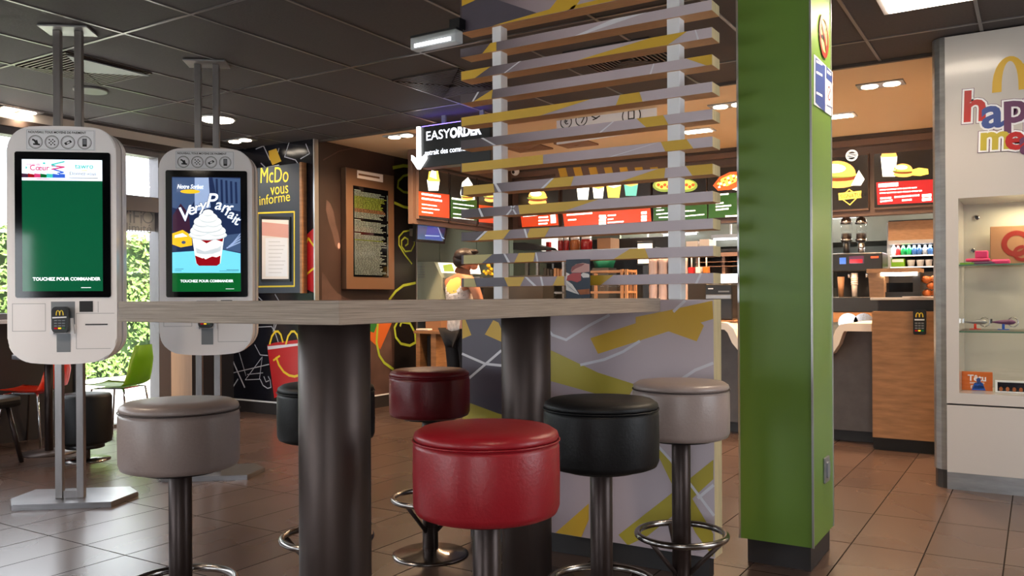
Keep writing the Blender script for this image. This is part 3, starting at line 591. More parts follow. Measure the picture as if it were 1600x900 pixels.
DX0, DX1, DZ0, DZ1 = -.175, .243, 1.203, 1.926
K1 = (-4.69, 2.76, 0); K2 = (-4.60, 3.637, 0); KR = math.radians(38.9)
def scr1(b):
    y = -.1765; b.prism([(DX0, DZ0), (DX1, DZ0), (DX1, DZ1), (DX0, DZ1)], y, y+.003, 'scr_green')
    b.flat([(DX0, 1.81), (DX1, 1.81), (DX1, DZ1), (DX0, DZ1)], y-.0004, 'scr_white'); y -= .0008
    b.text('coup de', -.15, 1.892, .022, y, 'scr_magenta'); b.text('Cœur', -.135, 1.866, .042, y, 'scr_magenta', .0006); b.flat([(-.155, 1.888), (-.145, 1.88), (-.155, 1.872)], y, 'scr_teal'); b.disc(-.06, 1.905, .007, .005, y, 'scr_teal')
    for q, m in (([(.045, 1.915), (-.02, 1.898), (.0, 1.89)], 'scr_teal'), ([(-.02, 1.892), (.045, 1.885), (-.02, 1.872)], 'scr_magenta'), ([(-.01, 1.872), (.04, 1.856), (.01, 1.85)], 'scr_blue')): b.line(q, .007, y, m)
    for k, m in enumerate(('scr_purple', 'scr_red', 'scr_magenta', 'scr_green2', 'scr_teal', 'scr_blue', 'scr_blue')): b.flat([(DX0+k*.032, 1.826), (DX0+k*.032+.032, 1.826), (DX0+k*.032+.032, 1.846-.003*(k % 2)), (DX0+k*.032, 1.848)], y-.0001*k, m)
    b.text('tawro', .1, 1.878, .04, y, 'scr_teal', .0004); b.line([(.135, 1.868), (.165, 1.868)], .003, y, 'scr_yellow'); b.text('Donnez-vous', .072, 1.842, .026, y, 'line_grey'); b.line([(-.1, 1.818), (-.03, 1.818)], .003, y, 'scr_magenta'); b.line([(.07, 1.826), (.22, 1.826)], .003, y, 'line_grey')
    b.text('TOUCHEZ POUR COMMANDER', (DX0+DX1)/2+.02, 1.262, .0245, y, 'scr_txt', .0007, 'CENTER'); b.line([(.13, 1.222), (.18, 1.222)], .003, y, 'scr_txt')
def scr2(b):
    y = -.1765; b.prism([(DX0, DZ0), (DX1, DZ0), (DX1, DZ1), (DX0, DZ1)], y, y+.003, 'scr_navy')
    def S(pts): return pl([(180+a/3.2125, 200+c/3.214) for a, c in pts], K2, KR, -.17)
    q = lambda pts, k, m: b.flat([(min(max(x_, DX0), DX1), min(max(z_, DZ0), DZ1)) for x_, z_ in S(pts)], y-.0004*k, m)
    q([(288, 250), (420, 250), (420, 330), (370, 420), (288, 400)], 1, 'scr_slate'); q([(400, 250), (470, 250), (480, 400), (400, 420)], 1.5, 'scr_sky'); q([(490, 250), (630, 255), (630, 420), (520, 400)], 1.2, 'scr_slate')
    for k in range(5): q([(505+k*24, 256+k*4), (516+k*24, 256+k*4), (520+k*24, 380), (508+k*24, 380)], 2, 'scr_navy')
    q([(290, 440), (330, 380), (370, 430), (380, 520), (290, 520)], 2.2, 'scr_purple')
    q([(288, 530), (340, 512), (385, 540), (388, 590), (330, 600), (288, 585)], 3, 'scr_yellow'); q([(300, 540), (340, 528), (365, 545), (300, 552)], 3.3, 'scr_cream'); b.disc(*S([(345, 575)])[0], .013, .01, y-.0016, 'scr_slate', 12)
    q([(540, 540), (630, 530), (630, 625), (540, 610)], 2.5, 'scr_slate'); 
    for k in range(4): q([(560+k*10, 600-k*8), (630, 570-k*14), (630, 576-k*14), (560+k*10, 607-k*8)], 3.1, 'scr_sky')
    q([(288, 625), (400, 618), (540, 612), (630, 630), (630, 728), (288, 728)], 3.5, 'scr_cyan')
    q([(288, 728), (632, 728), (632, 822), (288, 822)], 3.5, 'scr_green2')
    q([(385, 530), (550, 535), (530, 680), (515, 690), (420, 690), (408, 680)], 5, 'scr_cream'); q([(388, 535), (548, 538), (540, 572), (500, 560), (460, 580), (420, 556), (392, 556)], 5.5, 'scr_red'); q([(402, 640), (440, 655), (470, 640), (510, 650), (530, 640), (527, 682), (512, 692), (422, 692), (410, 680)], 5.5, 'scr_red')
    q([(405, 600), (450, 620), (520, 600), (535, 585), (530, 620), (470, 640), (410, 630)], 5.7, 'scr_shade'); q([(430, 640), (455, 660), (500, 640), (480, 632)], 6, 'scr_cream')
    for k, (cx, cz, rx, rz) in enumerate(((467, 535, 92, 26), (425, 515, 45, 26), (510, 515, 45, 26), (465, 495, 72, 30), (440, 470, 42, 26), (492, 470, 42, 26), (468, 448, 46, 26), (468, 425, 26, 16))):
        X_, Z_ = S([(cx, cz)])[0]; b.disc(X_, Z_-.004, rx/3.2/1322*5.4, rz/3.2/1322*5.4, y-.0028-.0002*k, 'scr_shade'); b.disc(X_, Z_, rx/3.2/1322*5.4*.94, rz/3.2/1322*5.4*.9, y-.0029-.0002*k, 'scr_cream')
    w_, h_ = S([(318, 475)])[0]; 
    for ch, px_, pz_, sz, ro in (('V', 322, 475, .13, .25), ('e', 368, 440, .1, .25), ('r', 398, 430, .1, .2), ('y', 424, 415, .1, .15), ('P', 452, 400, .13, 0), ('a', 498, 408, .1, -.1), ('r', 528, 420, .1, -.2), ('f', 546, 436, .1, -.25), ('a', 560, 450, .09, -.3), ('i', 583, 472, .09, -.3), ('t', 592, 482, .09, -.3)):
        X_, Z_ = S([(px_, pz_)])[0]; b.text(ch, X_, Z_, sz, y-.0046, 'scr_slate', .0035, shear=.25, rot=ro); b.text(ch, X_, Z_, sz, y-.005, 'scr_txt', .0006, shear=.25, rot=ro)
    X_, Z_ = S([(378, 320)])[0]; b.disc(X_, Z_, .06, .013, y-.003, 'scr_yellow'); X_, Z_ = S([(312, 305)])[0]; b.text('Notre Sorbet', X_, Z_, .038, y-.0036, 'scr_txt', .0006, shear=.3, sx=.75)
    X_, Z_ = S([(462, 773)])[0]; b.text('TOUCHEZ POUR COMMANDER', X_, Z_-.002, .0225, y-.003, 'scr_txt', .0007, 'CENTER')
    for p_ in (((302, 708), (345, 708)), ((302, 717), (335, 717)), ((560, 712), (622, 712)), ((525, 718), (622, 718)), ((557, 808), (598, 808))): b.line(S(p_), .0025, y-.003, 'scr_txt' if p_[0][1] > 800 else 'scr_navy')
kiosk(K1, 'white touch screen kiosk at the left edge with a mostly green screen', scr1)
kiosk(K2, 'white touch screen kiosk showing a layered strawberry sundae, right of the first', scr2)
# ============================================================ NOTICE BOARD, WALL MENU
LN = (-6.34, 5.9, 0); t = thing('notice_board', 'slate chalk-style board with yellow lettering and a framed poster', 'notice board', LN)
def T(*p): return pl(p, LN, 0, -.04)
x0, x1 = -.33, .285
MB().box(x0, x1, -.04, .02, 1.215, 2.47, 'chalk_slate').build('board', t); MB().box(x1, x1+.03, -.045, .02, 1.21, 2.475, 'oak').build('edge_trim', t)
b = MB(); b.prism(T((409, 338), (455, 339), (455, 440), (409, 440)), -.055, -.04, 'black'); b.prism(T((411.5, 343), (453, 344), (453, 436), (411.5, 436)), -.058, -.05, 'paper'); b.flat(T((411.5, 347), (453, 351), (453, 372), (411.5, 368)), -.0585, 'paper_pink')
b.flat(T((417, 372), (451, 372), (451, 432), (417, 432)), -.0588, 'white')
for k in range(9): b.line(T((422, 378+k*6), (440+(k*7) % 9, 378+k*6)), .003, -.0592, 'line_grey')
b.build('poster_frame', t)
b = MB(); fr = T((403, 333), (460, 331), (460, 447), (403, 448)); b.line(fr+[fr[0]], .016, -.042, 'chalk_yellow'); b.build('chalk_border', t)
b = MB()
for s_, xx, yy, sz, ro in (('McDo', 406, 286, .22, -.05), ('vous', 423, 305, .165, .02), ('informe', 405, 321, .14, .04)):
    X_, Z_ = T((xx, yy))[0]; b.text(s_, X_, Z_, sz, -.0425, 'chalk_yellow', 0, rot=ro, sx={'McDo': .74, 'vous': .82, 'informe': 1.0}[s_])
b.build('chalk_lettering', t)
LM2 = (-5.94, 6.755, 0); t = thing('wall_menu', 'tall brown framed menu panel of dense small text on the brown wall', 'menu board', LM2, PI/2)
def T(*p): return pl(p, LM2, PI/2, -.07)
fx0 = T((541, 350))[0][0]; fx1 = T((616, 350))[0][0]
MB().box(fx0, fx1, -.07, -.0, 1.25, 2.47, 'menu_brown', .004).build('frame', t)
q = T((551.5, 285), (606, 292), (606, 432), (551.5, 432)); b = MB(); b.box(q[0][0], q[1][0], -.074, -.065, q[3][1], q[0][1]-.03, 'gloss_black'); X0, X1, Z1, Z0 = q[0][0]+.015, q[1][0]-.03, q[0][1]-.06, q[3][1]+.02
rg = random.Random(5); z = Z1; n = 0
while z > Z0:
    sec = (Z1-z)/(Z1-Z0); m_ = 'text_green' if .1 < sec < .22 else 'text_orange' if .22 < sec < .27 else 'text_green' if rg.random() < .08 else 'text_light'
    if sec in (0,) or rg.random() < .06: z -= .012; b.line([(X0, z), (X0+.09, z)], .009, -.0755, 'text_light'); z -= .014
    x = X0; end = X1-rg.uniform(0, .12)
    while x < end: wd = rg.uniform(.012, .05); b.line([(x, z), (min(x+wd, end), z)], .0065, -.0755, m_); x += wd+.008
    b.line([(X1+.008, z), (X1+.022, z)], .006, -.0755, 'text_light'); z -= .0125
b.build('text_panel', t)
q = T((558, 266), (598, 273), (598, 285), (558, 278)); b = MB(); b.prism(q, -.074, -.07, 'paper'); b.line([((q[0][0]+q[3][0])/2+.02, (q[0][1]+q[3][1])/2), ((q[1][0]+q[2][0])/2-.06, (q[1][1]+q[2][1])/2+.0)], .02, -.0748, 'text_orange'); b.build('title_plate', t)
# ============================================================ EASYORDER SIGN
LS = (-4.3, 5.78, 2.44); t = thing('hanging_sign', 'black hanging pickup sign with white lettering and a lit down arrow', 'sign', LS)
def T(*p): return pl(p, LS, 0, -.06)
q = T((655, 197), (766, 188), (766, 251), (655, 263)); sx0, sx1, sz0, sz1 = q[0][0], q[1][0], q[3][1], q[0][1]-.01
MB().box(sx0, sx1, -.06, .06, sz0, sz1, 'black', .004).build('sign_box', t)
MB().box(sx0+.2, sx0+.24, -.01, .01, sz1, CZ-LS[2], 'galv').box(sx1-.14, sx1-.1, -.01, .01, sz1, CZ-LS[2], 'galv').build('hanger', t)
b = MB(); b.text('EASY', sx0+.07, T((664, 220))[0][1], .108, -.063, 'sign_text', .0008, sx=1.06); b.text('ORDER', sx0+.325, T((706, 215))[0][1], .112, -.063, 'sign_text', .005, sx=.84); b.text('retrait des commandes', sx0+.06, T((664, 243))[0][1], .062, -.063, 'sign_text', .0008, sx=.93); b.build('lettering', t)
b = MB(); a0 = T((657, 198))[0]; b.box(sx0-.012, sx0+.02, -.085, -.062, sz0+.02, sz1+.0, 'neon_white'); b.prism([(sx0-.07, sz0+.115), (sx0-.01, sz0+.07), (sx0+.02, sz0+.07), (sx0+.085, sz0+.115), (sx0+.085, sz0+.075), (sx0+.012, sz0-.01), (sx0-.005, sz0-.01), (sx0-.07, sz0+.075)], -.083, -.06, 'neon_white'); b.build('lit_arrow', t)
b = MB(); b.box(sx0+.02, sx1-.02, -.05, -.02, sz1, sz1+.006, 'led_violet'); b.build('led_strip', t)
# ============================================================ MENU LIGHTBOXES
def lightbox(label, rect, loc, rz, paint, grp='menu boards'):
    t = thing('menu_lightbox', label, 'menu board', loc, rz, grp)
    T = lambda *p: pl(p, loc, rz, -.05)
    (x0, z0), (x1, z1) = T((rect[0], (rect[2]+rect[3])/2))[0], T((rect[1], (rect[2]+rect[3])/2))[0]
    zt, zb = 2.51-loc[2], 2.0-loc[2]
    MB().box(x0-.006, x1+.006, -.04, 0, zb-.02, zt+.02, 'brown_fascia', .003).build('frame', t)
    MB().box(x0, x1, -.05, -.036, zb, zt, 'menu_black').build('display', t)
    paint(t, T, (x0, x1, zb, zt)); return t
YM = -.0515
def F_(b, T): return lambda pts, m, k=0: MB.cur.flat(T(*pts), YM-.0006*k, m)
def textbars(b, T, rows, m='menu_text', w=.012, k=2):
    for (xa, ya, xb, yb) in rows:
        (x0, z0), (x1, z1) = T((xa, ya), (xb, yb)); x = x0; n = 0
        while x < x1: L = (.05, .08, .035, .065)[n % 4]; xe = min(x+L, x1); b.line([(x, z0+(z1-z0)*(x-x0)/(x1-x0+1e-6)), (xe, z0+(z1-z0)*(xe-x0)/(x1-x0+1e-6))], w, YM-.0006*k, m); x = xe+.012; n += 1
def burger(b, T, cx, cy, w, h, k=1, tilt=0):
    def e(dx, dy, rx, ry, m, kk, a0=0, a1=2*PI):
        b.flat(T(*[(cx+dx+rx*math.cos(a0+(a1-a0)*j/16), cy+dy-ry*math.sin(a0+(a1-a0)*j/16)) for j in range(17 if a1-a0 < 6 else 16)]), YM-.0006*kk, m)
    e(0, h*.3, w*.48, h*.2, 'food_bun', k); e(0, h*.12, w*.5, h*.14, 'food_brown', k+.3); e(-w*.05, h*.06, w*.5, h*.08, 'food_green', k+.6); e(w*.1, h*.02, w*.42, h*.07, 'food_gold', k+.9); e(0, -h*.02, w*.47, h*.45, 'food_bun', k+1.2, 0, PI); e(-w*.08, -h*.2, w*.3, h*.16, 'food_white', k+1.5)
def cup(b, T, x, y0, y1, w, m, k=1, top=None):
    q = F_(b, T); q([(x-w*.5, y0), (x+w*.5, y0), (x+w*.38, y1), (x-w*.38, y1)], m, k)
    if top: q([(x-w*.5, y0+1), (x-w*.35, y0-w*.22), (x, y0-w*.3), (x+w*.35, y0-w*.2), (x+w*.5, y0+1), (x, y0+w*.2)], top, k+1)
ML = (-5.5, 7.6, 1.5)
def pa(t, T, r):
    b = MB(); q = F_(b, T); q([(654, 299), (702, 304), (702, 341), (654, 336)], 'menu_red'); b.build('info_panel', t)
    b = MB(); textbars(b, T, [(659, 303, 688, 307), (659, 310, 690, 314)], w=.02); textbars(b, T, [(659, 319, 682, 322), (659, 325, 686, 328), (659, 331, 676, 333)]); b.build('menu_text', t)
    b = MB(); cup(b, T, 677, 281, 298, 20, 'food_white', 1); F_(b, T)([(668, 283), (670, 268), (684, 267), (687, 284)], 'food_gold', 1.5); F_(b, T)([(671, 276), (674, 266), (681, 268), (682, 280)], 'food_white', 2); b.build('food_picture', t)
lightbox('menu board with fries cup over a red panel, at the left end of the row', (656, 701, 262, 346), ML, PI/2, pa)
def pa(t, T, r):
    b = MB(); q = F_(b, T); q([(704, 308), (745, 313), (745, 345), (704, 340)], 'menu_green'); b.build('info_panel', t)
    b = MB(); textbars(b, T, [(706, 310, 720, 312)], w=.02); textbars(b, T, [(708, 318, 740, 322), (708, 324, 738, 328), (708, 334, 735, 337), (708, 340, 740, 343)]); b.build('menu_text', t)
    b = MB(); q = F_(b, T); q([(719, 302), (722, 285), (731, 277), (738, 288), (742, 312), (722, 314)], 'food_white', 1); q([(724, 296), (736, 298), (738, 310), (724, 308)], 'food_gold', 1.6); burger(b, T, 730, 306, 20, 14, 2); b.build('food_picture', t)
lightbox('menu board with a wrapped sandwich over a green panel, left side wall', (704, 745, 268, 352), ML, PI/2, pa)
def pa(t, T, r):
    b = MB(); q = F_(b, T); q([(748, 320), (785, 324), (785, 350), (748, 347)], 'menu_red'); b.build('info_panel', t)
    b = MB(); textbars(b, T, [(751, 328, 776, 331), (751, 336, 770, 338)]); b.build('menu_text', t); b = MB(); burger(b, T, 767, 306, 22, 20, 2); b.build('food_picture', t)
lightbox('menu board with a small burger over a red panel, in the corner behind the screen', (748, 783, 272, 356), ML, PI/2, pa)
MF = (-3, 8.77, 1.5)
def pa(t, T, r):
    b = MB(); q = F_(b, T); q([(813, 333), (871, 330), (873, 352), (816, 355)], 'menu_red'); b.build('info_panel', t)
    b = MB(); textbars(b, T, [(818, 337, 840, 335)], w=.03); textbars(b, T, [(842, 340, 856, 339), (842, 345, 857, 344), (842, 350, 855, 349)], w=.018); q([(860, 336), (868, 335), (869, 348), (861, 349)], 'menu_text', 2); b.build('menu_text', t)
    b = MB(); burger(b, T, 840, 308, 30, 26, 1); b.build('food_picture', t)
lightbox('menu board with one burger over a red panel, first behind the screen post', (810, 872, 285, 356), MF, 0, pa)
def pa(t, T, r):
    b = MB(); q = F_(b, T); q([(879, 330), (1016, 321), (1018, 346), (882, 354)], 'menu_red'); b.build('info_panel', t)
    b = MB(); textbars(b, T, [(886, 331, 984, 324)], w=.028); textbars(b, T, [(886, 336, 925, 333)], w=.018); textbars(b, T, [(888, 344, 900, 343), (938, 341, 947, 340), (950, 337, 962, 336), (950, 343, 958, 342), (950, 348, 975, 346)], w=.016)
    for y in (333, 339, 344): textbars(b, T, [(937, y+5, 946, y+5), (1003, y, 1011, y-1)], w=.03)
    b.build('menu_text', t)
    b = MB(); cup(b, T, 911, 290, 312, 20, 'food_white', 1); cup(b, T, 935, 292, 310, 18, 'food_white', 1, 'food_bun'); cup(b, T, 959, 289, 309, 23, 'food_gold', 1, 'food_white'); cup(b, T, 986, 287, 306, 22, 'food_teal', 1, 'food_bun'); b.build('food_picture', t)
lightbox('wide menu board with four dessert and drink cups over a red panel', (879, 1016, 275, 353), MF, 0, pa)
def pa(t, T, r):
    b = MB(); q = F_(b, T); q([(1021, 322), (1105, 316), (1105, 342), (1021, 345)], 'menu_green'); b.build('info_panel', t)
    b = MB(); textbars(b, T, [(1026, 324, 1034, 324), (1026, 329, 1037, 328), (1026, 335, 1046, 333), (1030, 340, 1050, 339), (1070, 330, 1086, 329), (1068, 338, 1100, 335)], w=.012); b.build('menu_text', t)
    b = MB()
    for cx in (1038, 1072):
        b.flat(T(*[(cx+18*math.cos(a*PI/10), 290-10*math.sin(a*PI/10)) for a in range(20)]), YM-.0006, 'food_green'); b.flat(T(*[(cx+14*math.cos(a*PI/6), 289-7*math.sin(a*PI/6)) for a in range(12)]), YM-.0014, 'food_gold')
        for a in range(5): b.flat(T(*[(cx-9+a*5+3*math.cos(j), 289+(a % 2)*3-3*math.sin(j)) for j in range(6)]), YM-.002, 'food_red')
    b.build('food_picture', t)
lightbox('menu board with two filled wraps over a green panel, right of the cups', (1020, 1103, 270, 347), MF, 0, pa)
def pa(t, T, r):
    b = MB(); q = F_(b, T); q([(1107, 304), (1195, 298), (1195, 336), (1107, 341)], 'menu_green'); b.build('info_panel', t)
    b = MB(); textbars(b, T, [(1126, 304, 1138, 303), (1119, 318, 1130, 317), (1119, 323, 1142, 321), (1119, 328, 1138, 326), (1134, 338, 1155, 337)], w=.016); b.build('menu_text', t)
    b = MB(); b.flat(T((1114, 290), (1124, 277), (1140, 269), (1156, 268), (1164, 276), (1160, 290), (1144, 296), (1122, 298)), YM-.0006, 'food_red'); b.flat(T((1120, 288), (1128, 279), (1142, 273), (1154, 274), (1150, 284), (1136, 291)), YM-.0014, 'food_gold'); b.flat(T((1144, 296), (1160, 289), (1162, 300)), YM-.0016, 'food_white')
    for a in range(14): x_, y_ = 1122+(a*7) % 34, 292-(a*7) % 34*.42-(a % 3)*4; b.flat(T((x_, y_), (x_+3, y_-2), (x_+4, y_+1), (x_+1, y_+2)), YM-.002, 'food_red' if a % 2 else 'food_white')
    b.build('food_picture', t)
lightbox('menu board with a crispy chicken piece over a green panel, beside the green pillar', (1106, 1196, 255, 340), MF, 0, pa)
def pa(t, T, r):
    b = MB(); burger(b, T, 1308, 272, 62, 44, 1); b.flat(T((1330, 290), (1342, 266), (1351, 280), (1345, 290)), YM-.003, 'food_white'); b.build('food_picture', t)
    b = MB(); X_, Z_ = T((1331, 243))[0]; b.ring(X_, Z_, .055, .007, YM-.002, 'menu_text', 20); b.ring(X_, Z_, .042, .003, YM-.002, 'menu_text', 20)
    for k in (-1, 0, 1): b.line([(X_-.032, Z_+k*.015), (X_+.032, Z_+k*.015)], .005, YM-.002, 'menu_text')
    b.build('round_stamp', t); b = MB(); q = T((1313, 309), (1327, 296), (1342, 306), (1328, 320)); b.line(q+[q[0]], .008, YM-.002, 'food_gold'); b.prism(T((1310, 302), (1346, 298), (1346, 309), (1311, 313)), YM-.004, YM-.003, 'food_gold'); X_, Z_ = T((1313, 310.5))[0]; b.text('SIGNATURE', X_, Z_, .055, YM-.0045, 'black', .0005, sx=.8, rot=.03); b.build('emblem', t)
lightbox('menu board with a large burger and a gold diamond emblem, right of the pillar', (1262, 1356, 235, 335), MF, 0, pa)
def pa(t, T, r):
    b = MB(); q = F_(b, T); q([(1369, 285), (1460, 280), (1460, 316), (1371, 320)], 'menu_red2'); b.build('info_panel', t)
    b = MB(); textbars(b, T, [(1374, 290, 1402, 288)], w=.035); textbars(b, T, [(1375, 297, 1432, 293), (1375, 302, 1440, 298)], w=.012); textbars(b, T, [(1398, 308, 1436, 305), (1376, 310, 1392, 309), (1376, 315, 1394, 313), (1410, 313, 1424, 312)], w=.016); textbars(b, T, [(1442, 306, 1454, 305), (1442, 312, 1454, 311)], w=.028); b.build('menu_text', t)
    b = MB(); cup(b, T, 1389, 244, 276, 26, 'food_white', 1); F_(b, T)([(1376, 246), (1378, 240), (1400, 239), (1402, 245)], 'food_bun', 2); burger(b, T, 1411, 266, 32, 22, 2); F_(b, T)([(1424, 274), (1426, 265), (1436, 262), (1450, 264), (1451, 272), (1438, 275)], 'food_gold', 3); b.build('food_picture', t)
lightbox('menu board with a drink, burger and nuggets over a red panel, beside the display cabinet', (1366, 1462, 235, 330), MF, 0, pa)

# ============================================================ COUNTER
t = thing('service_counter', 'long grey service counter with a thick white rounded worktop', 'counter', (-.9, 7.2, 0))
pth = [(P(x_, 500, Y=6.93).x+.9, z_) for x_, z_ in ((1126, .94), (1137, .93), (1146, .885), (1153, .80), (1161, .745), (1176, .72), (1282, .72), (1292, .745), (1299, .80), (1305, .885), (1312, .93), (1323, .94))]
pth = [(-2.6, .94)]+pth+[(-.185, .94)]
low = []
for i, (x_, z_) in enumerate(pth):
    p_, q_ = pth[max(i-1, 0)], pth[min(i+1, len(pth)-1)]; tx, tz = q_[0]-p_[0], q_[1]-p_[1]; L_ = math.hypot(tx, tz); low.append((x_+tz/L_*.06, z_-tx/L_*.06))
b = MB(); b.prism([(-2.5, .09), (-.19, .09)]+[(min(max(x_, -2.5), -.19), z_+.004) for x_, z_ in low[::-1]], -.12, .55, 'counter_gray'); b.build('body', t); b = MB(); b.box(-2.48, -.2, -.06, .5, 0, .09, 'plinth').build('plinth', t)
b = MB(); n = len(pth)
V = [(x_, y_, z_) for y_ in (-.27, .6) for x_, z_ in pth]+[(x_, y_, z_) for y_ in (-.27, .6) for x_, z_ in low]
Fs = []
for i in range(n-1): Fs += [(i, i+1, n+i+1, n+i), (2*n+i+1, 2*n+i, 3*n+i, 3*n+i+1), (i+1, i, 2*n+i, 2*n+i+1), (n+i, n+i+1, 3*n+i+1, 3*n+i)]
Fs += [(0, n, 3*n, 2*n), (n-1, 3*n-1, 4*n-1, 2*n-1)]
b.faces(V, Fs, 'quartz_white'); bmesh.ops.recalc_face_normals(b.bm, faces=b.bm.faces); b.build('worktop', t)
t = thing('order_station', 'oak fronted pay station with a dark top shelf and a card reader', 'counter', (-.72, 6.95, 0))
b = MB(); b.box(-.34, .35, -.15, .02, .095, 1.035, 'oak').build('front_panel', t); MB().box(-.34, .35, -.12, .3, 0, .095, 'black').build('plinth', t)
MB().box(-.32, .35, -.02, .3, .945, 1.12, 'dark_unit').build('upper_box', t); MB().box(-.36, .35, -.1, .35, 1.12, 1.14, 'quartz_white', .004).build('shelf', t)
t = thing('card_reader', 'black card reader mounted on the oak pay station', 'card reader', (-.73, 6.79, 1.02))
MB().box(-.012, .012, -.03, .01, -.1, .02, 'galv').build('bracket', t)
MB().prism(rrect(-.042, .042, -.15, .03, .012), -.06, -.03, 'black', bev=.004).build('body', t)
b = MB(); b.box(-.034, .034, -.062, -.06, -.03, .02, 'soft_black'); arches(b, 0, -.024, .045, .034, -.063, 'arch_yellow'); b.line([(-.03, -.042), (.03, -.042)], .01, -.0615, 'white'); b.build('screen', t)
b = MB()
for i in range(4):
    for j in range(3): b.box(-.03+j*.021, -.014+j*.021, -.063, -.06, -.072-i*.018, -.062-i*.018, ('scr_red', 'scr_yellow', 'scr_green2')[j] if i == 3 else 'mid_grey')
b.build('keypad', t)

def onpx(x0, x1, ybase, Y):            # centre x, width, base z for something seen between x0..x1 at depth Y
    a, c = P(x0, ybase, Y=Y), P(x1, ybase, Y=Y); return (a.x+c.x)/2, c.x-a.x, (a.z+c.z)/2
def zat(x, y, Y): return P(x, y, Y=Y).z
# bakery case on the pay station
xc, wd, _ = onpx(1362, 1440, 465, 6.95); t = thing('pastry_case', 'small oak pastry display case with sloping lit top on the pay station', 'display case', (xc, 6.98, 1.14))
h = zat(1400, 420, 6.95)-1.14
MB().prism([(-wd/2, 0), (-wd/2+.1, 0), (-wd/2+.1, h-.02), (-wd/2-.01, h-.02)], -.12, .12, 'oak_light').build('side_panel', t)
MB().box(-wd/2+.1, wd/2, -.05, .12, .0, .04, 'dark_unit').box(-wd/2+.1, wd/2-.04, 0, .1, .04, .11, 'gloss_black').build('inner_tray', t)
b = MB(); b.prism([(-wd/2-.015, h-.03), (wd/2+.0, h-.03), (wd/2, h), (-wd/2-.015, h)], -.16, .13, 'oak_light'); b.box(-wd/2+.08, wd/2-.02, -.13, -.1, h-.055, h-.03, 'lamp_glow').build('lid', t)
MB().box(wd/2-.05, wd/2, -.1, .12, .04, h-.03, 'dark_unit').build('end_panel', t)
xc2, wd2, _ = onpx(1440, 1460, 455, 6.95)
for k, (dx, dz) in enumerate(((-.03, .0), (.03, .0), (0, .055), (.055, .052), (-.035, .1), (.02, .105))):
    b = MB(); b.ball((0, 0, .03), (.036, .034, .029), 'pastry', 2, .06); o = b.build('pastry', None, (xc2+dx+.025, 6.95, 1.14+dz)); tag(o, ['golden pastry at the bottom left of the small pile beside the case', 'golden pastry at the bottom right of the small pile', 'golden pastry in the middle of the small pile', 'golden pastry against the cabinet in the middle of the pile', 'golden pastry at the top left of the small pile', 'topmost golden pastry of the small pile beside the case'][k], 'pastry', 'pastries beside the case')
o = MB().plate([(-.1, -.05), (.12, -.06), (.12, .05), (-.06, .06)], 0, .006, 'paper').build('paper_sheet', None, (xc2-.05, 6.80, 1.141)); tag(o, 'white paper sheet lying before the pastries', 'paper')

# coffee corner behind (back counter)
t = thing('back_counter', 'dark back counter with stainless cup dispensers behind the service counter', 'counter', (-1.3, 8.95, 0))
MB().box(-.75, 1.0, -.3, .03, 0, .9, 'kitchen_steel').build('body', t); MB().box(-.78, 1.0, -.34, .03, .9, 1.0, 'oak').build('worktop', t)
b = MB()
for xx in (1326, 1350):
    p = P(xx, 499, Y=8.62); b.lathe([(.0, 0), (.05, -.0), (.085, .012), (.09, .03)], 'chrome', 24, (p.x+1.3, -.325, p.z-.03), 'y')
b.build('cup_dispenser', t)
p0 = P(1340, 480, Y=8.7)
def cm(x): return P(x, 440, Y=8.62).x-p0.x
t = thing('coffee_machine', 'black coffee machine with blue and red displays behind the pay counter', 'coffee machine', (p0.x, 8.7, 1.0))
zt = zat(1340, 395, 8.62)-1.0
zz_ = lambda y: zat(1340, y, 8.62)-1.0
MB().box(cm(1296), cm(1379), -.08, .27, zz_(424), zt, 'black', .01).build('upper_body', t); MB().box(cm(1300), cm(1374), .15, .27, .04, zz_(424), 'soft_black').build('back_body', t); MB().box(cm(1298), cm(1376), -.1, .27, 0, zz_(464), 'black', .006).build('drip_tray', t)
b = MB(); b.box(cm(1312), cm(1322), -.083, -.08, zz_(412), zz_(402), 'scr_blue'); b.box(cm(1327), cm(1350), -.083, -.08, zz_(412), zz_(400), 'scr_purple'); b.box(cm(1328), cm(1348), -.085, -.083, zz_(411), zz_(405), 'scr_red'); b.box(cm(1361), cm(1373), -.083, -.08, zz_(404), zz_(401), 'menu_red'); b.build('display', t)
for xx in (1324, 1352): MB().cyl(cm(xx), .02, .018, zz_(434), zz_(424), 'chrome', 16).build('spout', t)
for k, (xa, xb, ya, yb, m_, lb) in enumerate(((1329, 1340, 427, 441, 'cup_white', 'stack of white paper cups under the coffee machine spout'), (1308, 1319, 433, 458, 'cup_brown', 'brown paper cup standing at the left of the coffee machine'))):
    xm, wd, _ = onpx(xa, xb, yb, 8.66); z0 = 1.0+zz_(464) if k else 1.0+zz_(464)
    b = MB(); H_ = zat(xm and (xa+xb)/2, ya, 8.66)-z0; b.lathe([(wd*.36, 0), (wd*.5, H_)], m_, 20)
    if not k:
        for j in range(4): b.lathe([(wd*.5, H_*.5+j*.02), (wd*.53, H_*.5+j*.02+.004), (wd*.5, H_*.5+j*.02+.01)], m_, 20)
    o = b.build('paper_cup', None, (xm, 8.62+.06, z0+.003)); tag(o, lb, 'cup')
ztop = 1.0+zt
